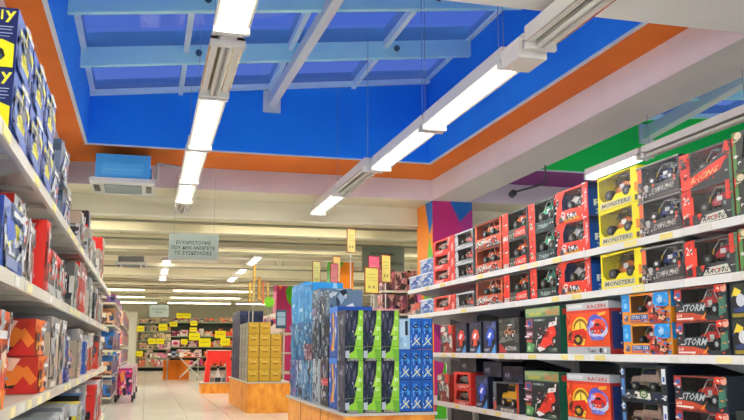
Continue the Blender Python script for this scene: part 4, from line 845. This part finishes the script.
stroller(-.34, 17.9, '#7c3ca0', '#f08070', 'purple toy stroller with coral panel behind the magenta one')
stroller(-.35, 19.1, '#3c4cb0', '#d83c84', 'blue toy stroller with pink hood between the purple and red ones')
stroller(-.33, 20.6, '#c82c50', '#e8607c', 'crimson toy stroller farthest along the left gondola')

# further left gondola
def gondola(name, x0, x1, y0, y1, hgt, levels, label, m='#d8d4c0', backx=None):
    r = empty(name, ((x0+x1)/2, (y0+y1)/2, 0)); hx = (x1-x0)/2; hy = (y1-y0)/2
    b = MB(); b.box(-.015, .015, -hy, hy, 0, hgt, m) if hy > hx else b.box(-hx, hx, hy-.03, hy, 0, hgt, m); b.build('back_panel', r)
    for z in levels: s = MB(); s.box(-hx, hx, -hy, hy-(.0 if hy > hx else .03), z-.03, z, m); s.build('shelf', r)
    return tag(r, label, 'shelf rack')
gondola('shelf_rack', -1.3, -.57, 16.0, 20.6, 1.95, (.12, .5, .95, 1.4, 1.8), 'cream rack past the end of the left-hand rack, with blue goods')
rr = random.Random(11)
PA = ['#3c7cc8', '#2c68b8', '#e8b48c', '#c8906c', '#d8a0b8', '#8c7cc0', '#e8e0d0', '#c84c44']
for z, hh in ((.12, .34), (.5, .4), (.95, .4), (1.4, .36), (1.8, .2)):
    for i in range(11):
        base = PA[(0, 1, 6, 1, 0, 3)[(i+int(z*10)) % 6]] if z < 1.3 else PA[(2, 3, 1, 4, 2, 5)[i % 6]]
        if z == 1.8: base = ('#8c5cc0', '#c85c9c', '#3c64c4')[i % 3]
        put('fg%.1f%d' % (z, i % 6), lambda base=base, hh=hh, z=z, i=i: carton(.3, hh*(.85 if i % 2 else .6), .3, base, busy(0, 0, 1, 1, PA+['#2c3c5c', '#3c3030'], 20, int(z*50)+i, .3), busy(0, 0, 1, 1, [base, '#1c4c9c', '#f0ece0', '#2c3c5c', '#6c5044'], 14, i+3, .3)), (-.585, 16.22+i*.4, z+.002), LZ, 'colourful carton on the %s of the second left-hand rack' % {.12: 'bottom shelf', .5: 'second shelf', .95: 'third shelf', 1.4: 'fourth shelf', 1.8: 'top'}[z], group='cartons on the second left rack at %.1f m' % z, name='colourful_carton')
gondola('shelf_rack', -1.3, -.6, 22.5, 31.5, 1.9, (.12, .6, 1.1, 1.6), 'far cream rack standing before the white pillar')
for z in (.12, .6, 1.1, 1.6):
    for i in range(9):
        put('fh%.1f%d' % (z, i % 2), lambda z=z, i=i: carton(.8, .38, .3, PA[(i+int(z*7)) % 8], busy(0, 0, 1, 1, PA+['#2c3c5c'], 16, int(z*60)+i, .3), busy(0, 0, 1, 1, PA+['#2c3c5c', '#a8c060'], 14, i+2, .3)), (-.615, 23.0+i*.98, z+.002), LZ, 'distant carton on the rack before the white pillar', group='distant cartons by the white pillar', name='distant_carton')
b = MB(); b.box(-.9, -.42, 37.5, 38, 0, 2.55, M_white); b.box(-.93, -.39, 37.47, 38.03, 0, .1, mat('#c8c4b8')); struct(b.build('trim_40'))

# ================================================================== DOLL RACK behind the right-hand rack
r = empty('shelf_rack', (4.6, 12.7, 0))
b = MB(); b.box(-1.15, 1.15, .22, .25, 0, 2.15, '#b4b0a0'); b.build('back_panel', r)
for z in (.12, .6, 1.05, 1.5, 1.85): b = MB(); b.box(-1.15, 1.15, -.22, .22, z-.03, z, '#d4d0bc'); b.build('shelf', r)
tag(r, 'rack with dark pink doll boxes standing crosswise behind the big patterned column', 'shelf rack')
DP = ['#8c4c58', '#c8747c', '#5a3c3c', '#b89088', '#3c3434', '#c8a89c', '#a86c50', '#704050']
for z, hh in ((.6, .4), (1.05, .4), (1.5, .32), (1.85, .34)):
    for i in range(6):
        put('dp%.2f%d' % (z, i), lambda z=z, i=i, hh=hh: carton(.19, hh*(.92-.08*(i % 2)), .28, DP[(i*3+int(z*10)) % 8], busy(0, 0, 1, 1, DP+['#1c181c'], 26, int(z*40)+i, .3), busy(0, 0, 1, 1, DP, 10, i, .35)), (3.56+i*.2, 12.5, z+.002), 0, 'dark pink doll box on the crosswise rack left of the big column, %s' % {.6: 'second level', 1.05: 'third level', 1.5: 'fourth level', 1.85: 'top level'}[z], group='doll boxes at %.2f m' % z, name='doll_box')
for i in range(2):
    for z in (.12, .62, 1.12): put('teal', lambda: carton(.26, .44, .2, '#8cc0c8', busy(0, 0, 1, 1, ['#a8d4d8', '#5c9cb4', '#e0f0f0', '#3c6c84'], 10, 300)), (3.24+.3*i-.0, 12.05, z) if False else (3.36+.27*i, 11.9, z+.002-.12), 0, 'pale teal box standing at the head of the doll rack, %s column, %s' % (('left', 'right')[i], {.12: 'bottom', .62: 'middle', 1.12: 'top'}[z]), group='pale teal boxes') if z == .12 else None

gondola('shelf_rack', 2.45, 3.0, 17.4, 23.6, 1.75, (.12, .5, .9, 1.3), 'rack with pink and violet goods between the golden boxes and the nearest island', '#c8c0b0')
PV = ['#8c3c78', '#c84c7c', '#3c3c70', '#5c2c50', '#d89ca8', '#e8d8d0', '#2c2c44', '#b83c50']
for z in (.12, .5, .9, 1.3):
    for i in range(15):
        put('pv%.1f%d' % (z, i % 3), lambda z=z, i=i: carton(.36, .32, .24, PV[(i*3+int(z*10)) % 8], busy(0, 0, 1, 1, PV, 14, int(z*70)+i, .3), busy(0, 0, 1, 1, PV, 10, i, .3)), (2.46, 17.65+i*.405, z+.002), RZ, 'pink and violet carton on the rack behind the golden boxes, %s' % {.12: 'bottom', .5: 'second level', .9: 'third level', 1.3: 'top level'}[z], group='violet cartons at %.1f m' % z, name='violet_carton')
# ================================================================== COLUMNS
def column(x0, x1, y0, y1, front, side_, label, n):
    b = MB(); b.box(x0, x1, y0, y1, 0, HB, mat('#8a2468', .5))
    W = x1-x0; D = y1-y0
    paint(b, (x0, y0, 0), (1,0,0), (0,0,1), (0,-1,0), W, HB, front, .001, .0004)
    paint(b, (x0, y1, 0), (0,-1,0), (0,0,1), (-1,0,0), D, HB, side_, .001, .0004)
    return struct(b.build('trim_%d' % n))
MG, OR_, GN, BL, PU = '#b2266e', '#f08a1c', '#4aa81c', '#1660b0', '#741a5c'
column(3.95, 4.57, 11.52, 12.25, [R(MG, 0, 0, 1, 1), P(BL, (.42, 1), (1, 1), (.98, .96), (.66, .9)), P('#a03c8c', (.67, .9), (.42, 1), (.44, 1), (.7, .9)), P('#a03080', (.66, .9), (1, .97), (1, .72)), P(OR_, (.1, .69), (.75, .78), (.95, .7), (.72, .4), (.4, .5)), P(PU, (0, .7), (.08, .69), (.4, .54), (.3, .3), (0, .4)), P(GN, (.3, .3), (.72, .4), (1, .3), (1, 0), (0, 0))],
    [R(OR_, 0, 0, 1, 1), P(BL, (.55, 1), (1, 1), (1, .9), (.82, .84)), P(GN, (.3, .45), (.8, .84), (1, .74), (1, .45)), P('#d85c9c', (0, .6), (.25, .55), (.3, .45), (0, .4))], '', 41)
column(4.03, 4.52, 18.8, 19.4, [R(OR_, 0, 0, 1, 1), P(GN, (0, 1), (.7, 1), (.4, .9)), P('#7a1a5c', (0, .98), (.42, .86), (.1, .7), (0, .7)), P(GN, (.1, .4), (.4, .62), (.55, .4)), P(GN, (.7, .62), (1, .7), (1, .4), (.75, .4)), P('#d8407c', (.3, .7), (.6, .75), (.5, .5))], [R('#3a8c1c', 0, 0, 1, 1), P(MG, (0, .6), (1, .7), (1, .4), (0, .4))], '', 42)
column(3.85, 4.4, 26.2, 26.9, [R('#a8285c', 0, 0, 1, 1), P(OR_, (0, 1), (.5, 1), (.2, .9)), P(GN, (.5, .9), (1, 1), (1, .7), (.6, .8))], [R(MG, 0, 0, 1, 1)], '', 43)

# ================================================================== NOTICE BOARDS
def board(x0, x1, y, z0, z1, lines, label, ztop=HB):
    r = empty('hanging_notice', ((x0+x1)/2, y, z0)); hw = (x1-x0)/2; H = z1-z0
    b = MB(); b.box(-hw, hw, 0, .012, 0, H, mat('#808680', .6)); b.box(-hw+.012, hw-.012, -.001, 0, .012, H-.012, mat('#747c72', .6))
    paint(b, (-hw, 0, 0), (1,0,0), (0,0,1), (0,-1,0), 2*hw, H, [T('#04281c', t_, a_, v0, b_, v1) for t_, a_, b_, v0, v1 in lines], .0015)
    b.build('board', r)
    for s_ in (-1, 1): w = MB(); w.tube((s_*hw*.8, .006, H), (s_*hw*.8, .006, ztop-z0), .003, '#9a9a90', 4); w.build('wire', r)
    return tag(r, label, 'notice board')
board(.215, .82, 10.6, 2.045, 2.365, [('ΕΥΧΑΡΙΣΤΟΥΜΕ', .15, .84, .6, .74), ('ΠΟΥ ΔΕΝ ΑΝΟΙΓΕΤΕ', .05, .93, .4, .54), ('ΤΙΣ ΣΥΣΚΕΥΑΣΙΕΣ', .11, .87, .2, .34)], 'pale green hanging notice with three lines of dark lettering, nearest')
board(3.77, 4.58, 15.0, 2.38, 2.83, [('ΤΑ ΠΑΙΧΝΙΔΙΑ', .2, .78, .66, .78), ('ΔΕΝ', .32, .5, .46, .58), ('ΑΛΛΑΖΟΝΤΑΙ', .25, .96, .26, .38)], 'pale hanging notice partly hidden behind the pink and yellow price cards', 3.1)
board(.05, .56, 24.0, 1.84, 2.17, [('ΕΥΧΑΡΙΣΤΟΥΜΕ', .12, .88, .55, .72), ('ΠΟΛΥ', .3, .7, .3, .47)], 'small distant notice hanging over the far end of the aisle')

# ================================================================== PRICE CARDS on poles
def card(x, y, zc, w, h, c, label, z0=.466, rz=.55):
    r = empty('price_card', (x, y, z0))
    b = MB(); b.tube((0, .006, 0), (0, .006, zc-z0+h*.3), .006, mat('#d8d4c4', .3), 6); b.build('pole', r)
    k_ = MB(); k_.box(-w/2, w/2, -.004, .0, zc-z0-h/2, zc-z0+h/2, mat('#8c2c1c', .4))
    pr = [R(c, .06, .035, .94, .965), R('#b8a860' if c[1] == 'e' or c[1] == 'f' else '#b86070', .2, .72, .8, .74), R('#b8a860', .2, .6, .7, .62), R('#c8b870', .2, .5, .8, .52), R('#a89850', .25, .2, .4, .3), R('#a89850', .55, .2, .7, .3)]
    paint(k_, (-w/2, -.004, zc-z0-h/2), (1,0,0), (0,0,1), (0,-1,0), w, h, pr)
    o = k_.build('card', r); r.rotation_euler.z = rz
    return tag(r, label, 'price card')
card(1.97, 8.3, 2.045, .125, .25, '#ece28c', 'highest yellow price card above the nearest island')
card(2.13, 8.0, 1.73, .165, .265, '#d8607c', 'deep pink price card behind a yellow card')
card(2.04, 7.75, 1.6, .165, .25, '#e8e070', 'yellow price card overlapping the deep pink card', rz=.35)
card(2.28, 8.1, 1.75, .13, .28, '#eee078', 'yellow price card at the right, before the hidden notice', rz=.5)
card(1.75, 9.0, 1.77, .11, .27, '#e9e48a', 'leftmost yellow price card, before the green and purple column', rz=.5)
card(1.86, 8.6, 1.74, .11, .2, '#e08890', 'light pink price card between two yellow ones')
card(1.93, 8.8, 1.8, .11, .28, '#f0dc84', 'yellow price card just right of the light pink card', rz=.5)
for i, (px, zc, h, c, nm) in enumerate(((1.68, 2.2, .3, '#f0c860', 'highest amber'), (1.64, 1.9, .34, '#e8c860', 'leftmost amber'), (1.73, 1.93, .36, '#ecc850', 'second amber'), (1.86, 2.0, .4, '#f0b848', 'orange'), (1.96, 1.95, .4, '#e8885c', 'coral'), (2.08, 1.98, .38, '#ecd078', 'straw yellow'))):
    card(px, 14.0+.25*i, zc, .09, h, c, nm+' narrow price card above the golden boxes', rz=.95)
b = MB(); b.tube((0, 0, 0), (0, 0, 1.22), .008, '#b8b8b0', 6); b.tube((0, -.02, 1.26), (0, .0, 1.26), .085, mat('#7cc828', .4), 16); tag(b.build('round_tag', None, (1.93, 13.95, .466)), 'round bright green tag above the golden boxes', 'tag')
b = MB(); b.box(-.085, .085, 0, .02, .66, .9, mat('#3c5a70', .4)); b.box(-.065, .065, -.003, 0, .7, .87, mat('#a8c8dc', .3)); b.box(-.07, .07, -.005, -.003, .8, .81, '#5c8cac'); b.tube((0, .01, 0), (0, .01, .62), .01, '#8c8c88', 6)
tag(b.build('info_panel', None, (2.08, 13.6, .466+.29)), 'small blue framed panel right of the golden boxes', 'panel')
b_o = bpy.data.objects['info_panel']; b_o.location.z = .466; b_o.scale.z = 1.25

# ================================================================== AIR CONDITIONERS
def aircon(x0, x1, y0, y1, zb, zt, front, label):
    r = empty('air_conditioner', ((x0+x1)/2, (y0+y1)/2, zb)); hx = (x1-x0)/2; hy = (y1-y0)/2; H = zt-zb
    b = MB(); b.box(-hx+.04, hx-.04, -hy+.05, hy-.05, .05, H, front); b.build('body', r)
    p = MB(); p.box(-hx-.02, hx+.02, -hy, hy, 0, .05, mat('#cfd2cc', .4)); p.build('panel', r)
    g = MB(); g.box(-hx*.62, hx*.62, -hy*.6, hy*.6, -.006, 0, mat('#5c6a68', .5))
    for i in range(7): yy = -hy*.55+i*hy*.18; g.box(-hx*.6, hx*.6, yy, yy+.03, -.014, -.006, mat('#98a4a0', .4))
    g.build('grille', r)
    for s_ in (-1, 1): v = MB(); v.box(s_*hx*.86-.035, s_*hx*.86+.035, -hy*.5, hy*.4, -.01, 0, '#4c4c48'); v.build('vent', r)
    for s_ in (-1, 1): v = MB(); v.tube((s_*hx*.7, 0, H), (s_*hx*.7, 0, 3.4-zb if y1 < 11.6 else HB-zb), .008, '#6a7a88', 5); v.build('hanger', r)
    return r
ac = aircon(-.72, 0.0, 10.4, 11.3, 2.94, 3.29, mat('#4aa4dc', .3), '')
fr_ = MB(); fr_.box(-.24, .24, -.403, -.4, .1, .24, mat('#58b0e4', .3)); fr_.box(-.22, .22, -.406, -.403, .16, .164, mat('#a8d4f0', .4)); fr_.box(.22, .34, -.36, -.2, .1, .2, mat('#3c8cc0', .4)); fr_.build('access_cover', ac)
tag(ac, 'ceiling cassette air conditioner with blue body below the orange band', 'air conditioner')
ac2 = aircon(-.68, -.08, 18.3, 19.1, 2.72, 3.0, mat('#8c9088', .5), ''); tag(ac2, 'grey ceiling air conditioner farther down the aisle', 'air conditioner')
b = MB()
for p_, q_ in (((0, 0, 0), (0, 0, .22)), ((0, 0, .22), (.42, -.3, .1)), ((0, 0, 0), (-.05, 0, 0))): b.tube(p_, q_, .016, mat('#e4e6e6', .4), 8)
tag(b.build('white_pipe', None, (.05, 10.9, 3.08)), 'bent white pipe between the blue air conditioner and the lamp', 'pipe')
b = MB(); b.tube((0, 0, 0), (-.35, .12, -.1), .012, '#3c3c40', 6); b.tube((-.35, .12, -.1), (-.4, .1, -.14), .04, '#222226', 10); b.tube((0, 0, 0), (0, 0, .22), .01, '#3c3c40', 6)
tag(b.build('ceiling_camera', None, (4.46, 8.9, 2.88)), 'small dark camera on an arm below the purple strip', 'camera')

# ================================================================== FAR RACKS
def pxX(px, Y):  # lateral position at depth Y for a column of the photograph
    a = math.atan(226*math.cos(math.atan(140/845))/845); u = (px-372)/845*math.cos(math.atan(140/845))
    return Y*math.tan(a+math.atan(u))
fy = 40.8
for i, (xa, xb) in enumerate(((-.35, 1.1), (1.1, 2.6), (2.6, 4.1), (4.1, 5.6))):
    r = empty('shelf_rack', ((xa+xb)/2, fy, 0)); hw = (xb-xa)/2
    b = MB(); b.box(-hw, hw, .45, .48, 0, 2.35, mat('#3c4440', .6)); b.build('back_panel', r)
    for z in ((.2, .6, 1.0, 1.4, 1.8, 2.2) if i == 0 else (.2, .65, 1.1, 1.6, 2.25)):
        b = MB(); b.box(-hw, hw, 0, .45, z-.05, z, mat('#8c9c84', .5)); b.build('shelf', r)
    tag(r, ('leftmost far rack beside the white pillar', 'second far rack with pink goods', 'third far rack with orange back', 'rightmost far rack, mostly behind the golden boxes')[i], 'shelf rack')
rr = random.Random(5)
FA = [['#b8a488', '#74746c', '#d8c0a0', '#94806c', '#c08c78'], ['#c83c6c', '#e88cb4', '#f0c8d8', '#8c2c5c', '#e8e0e0'], ['#f06440', '#e84c30', '#f09050', '#e8502c', '#d8d0c0'], ['#c8a890', '#6c5c58', '#e07048', '#98a490']]
for i, (xa, xb) in enumerate(((-.35, 1.1), (1.1, 2.6), (2.6, 4.1), (4.1, 5.6))):
    for z in ((.2, .6, 1.0, 1.4, 1.8, 2.2) if i == 0 else (.2, .65, 1.1, 1.6, 2.25)):
        x = xa+.04
        while x < xb-.16:
            w = min(.16+.2*rr.random(), xb-x-.01); h = (.16+.12*rr.random())*(1.25 if z < 2 else .9); c = rr.choice(FA[i] if z < 2 else FA[0])
            if i == 0 and z < .9: c = rr.choice(['#d86c5c', '#c8a8a0', '#e890b8', '#b85048'])
            if i == 0 and z < 1.3 and x > .55: c = rr.choice(['#e07cb0', '#f0a8cc', '#d8509c', '#e8c8dc'])
            b = MB(); b.box(-w/2, w/2, 0, .3, 0, h, c)
            paint(b, (-w/2, 0, 0), (1,0,0), (0,0,1), (0,-1,0), w, h, busy(0, 0, 1, 1, FA[i]+['#e8e4dc', '#2c2c30'], 5, rr.randrange(999), .35), .001, .001)
            tag(b.build('carton', None, (x+w/2, fy+.02, z)), 'distant carton on the %s far rack' % ('leftmost', 'second', 'third', 'rightmost')[i], 'carton', 'cartons on the %s far rack' % ('leftmost', 'second', 'third', 'rightmost')[i])
            x += w+.015
for i, (px, py, w, h, dz) in enumerate(((139, 330.5, 7, 5, 0), (162, 329, 8, 6, 0), (151.5, 342, 7, 5, 0), (160, 342, 7, 5, 0), (139, 353.5, 7, 5, 0), (179, 318, 7, 5, 0), (186, 318, 7, 5, 0), (172.5, 326, 7, 4.5, 0), (193, 325, 6.5, 4.5, 0), (192.5, 331, 6.5, 4, 0), (194, 337.5, 10, 7, 0), (204.5, 343, 11, 8, 0), (220, 335.5, 10, 7, 0), (225, 342.5, 9, 7, 0), (184, 342.5, 6, 5, 0))):
    X = pxX(px, fy-.3); z = .95+(350-py)/845*(fy-.3)*1.03; s_ = (fy-.3)/845*1.03
    b = MB(); b.box(-w*s_/2, w*s_/2, 0, .01, -h*s_/2, h*s_/2, mat('#f6e81c', .5)); b.box(-w*s_/2*.7, w*s_/2*.7, -.002, 0, -.02, .02, '#c8b80c'); b.tube((0, .01, h*s_*.3), (0, .37, h*s_*.3), .008, '#b0b0a8', 5)
    tag(b.build('price_sign', None, (X, fy-.3, z)), 'bright yellow price sign on the far racks', 'price sign', 'yellow price signs on the far racks')

# ================================================================== LIGHT, WORLD, CAMERA
w = bpy.data.worlds.new('sky'); bpy.context.scene.world = w; w.use_nodes = True
nt = w.node_tree; bg = nt.nodes['Background']; tc = nt.nodes.new('ShaderNodeTexCoord'); sx = nt.nodes.new('ShaderNodeSeparateXYZ'); cr = nt.nodes.new('ShaderNodeValToRGB')
cr.color_ramp.elements[0].position = .0; cr.color_ramp.elements[0].color = (.86, .9, 1, 1); cr.color_ramp.elements[1].position = .36; cr.color_ramp.elements[1].color = (.26, .4, .86, 1)
nt.links.new(tc.outputs['Generated'], sx.inputs[0]); nt.links.new(sx.outputs['Z'], cr.inputs[0]); nt.links.new(cr.outputs[0], bg.inputs[0]); bg.inputs[1].default_value = 1.25
cam = bpy.data.cameras.new('camera'); co = bpy.data.objects.new('camera', cam); C.objects.link(co)
cam.sensor_width = 36; cam.lens = 845/744*36; cam.clip_end = 200; cam.clip_start = .05
p_ = math.atan(140/845); a_ = math.atan(226*math.cos(p_)/845)
co.location = (0, 0, .95); co.rotation_euler = (PI/2+p_, 0, -a_)
sc = bpy.context.scene; sc.camera = co
sc.view_settings.view_transform = 'Standard'; sc.view_settings.look = 'None'; sc.view_settings.exposure = 0.74; sc.view_settings.gamma = 1
sc.cycles.use_denoising = True; sc.cycles.max_bounces = 7; sc.cycles.diffuse_bounces = 4; sc.cycles.transparent_max_bounces = 12
sc.cycles.sample_clamp_indirect = 4; sc.cycles.sample_clamp_direct = 4; sc.cycles.caustics_reflective = False; sc.cycles.blur_glossy = 1
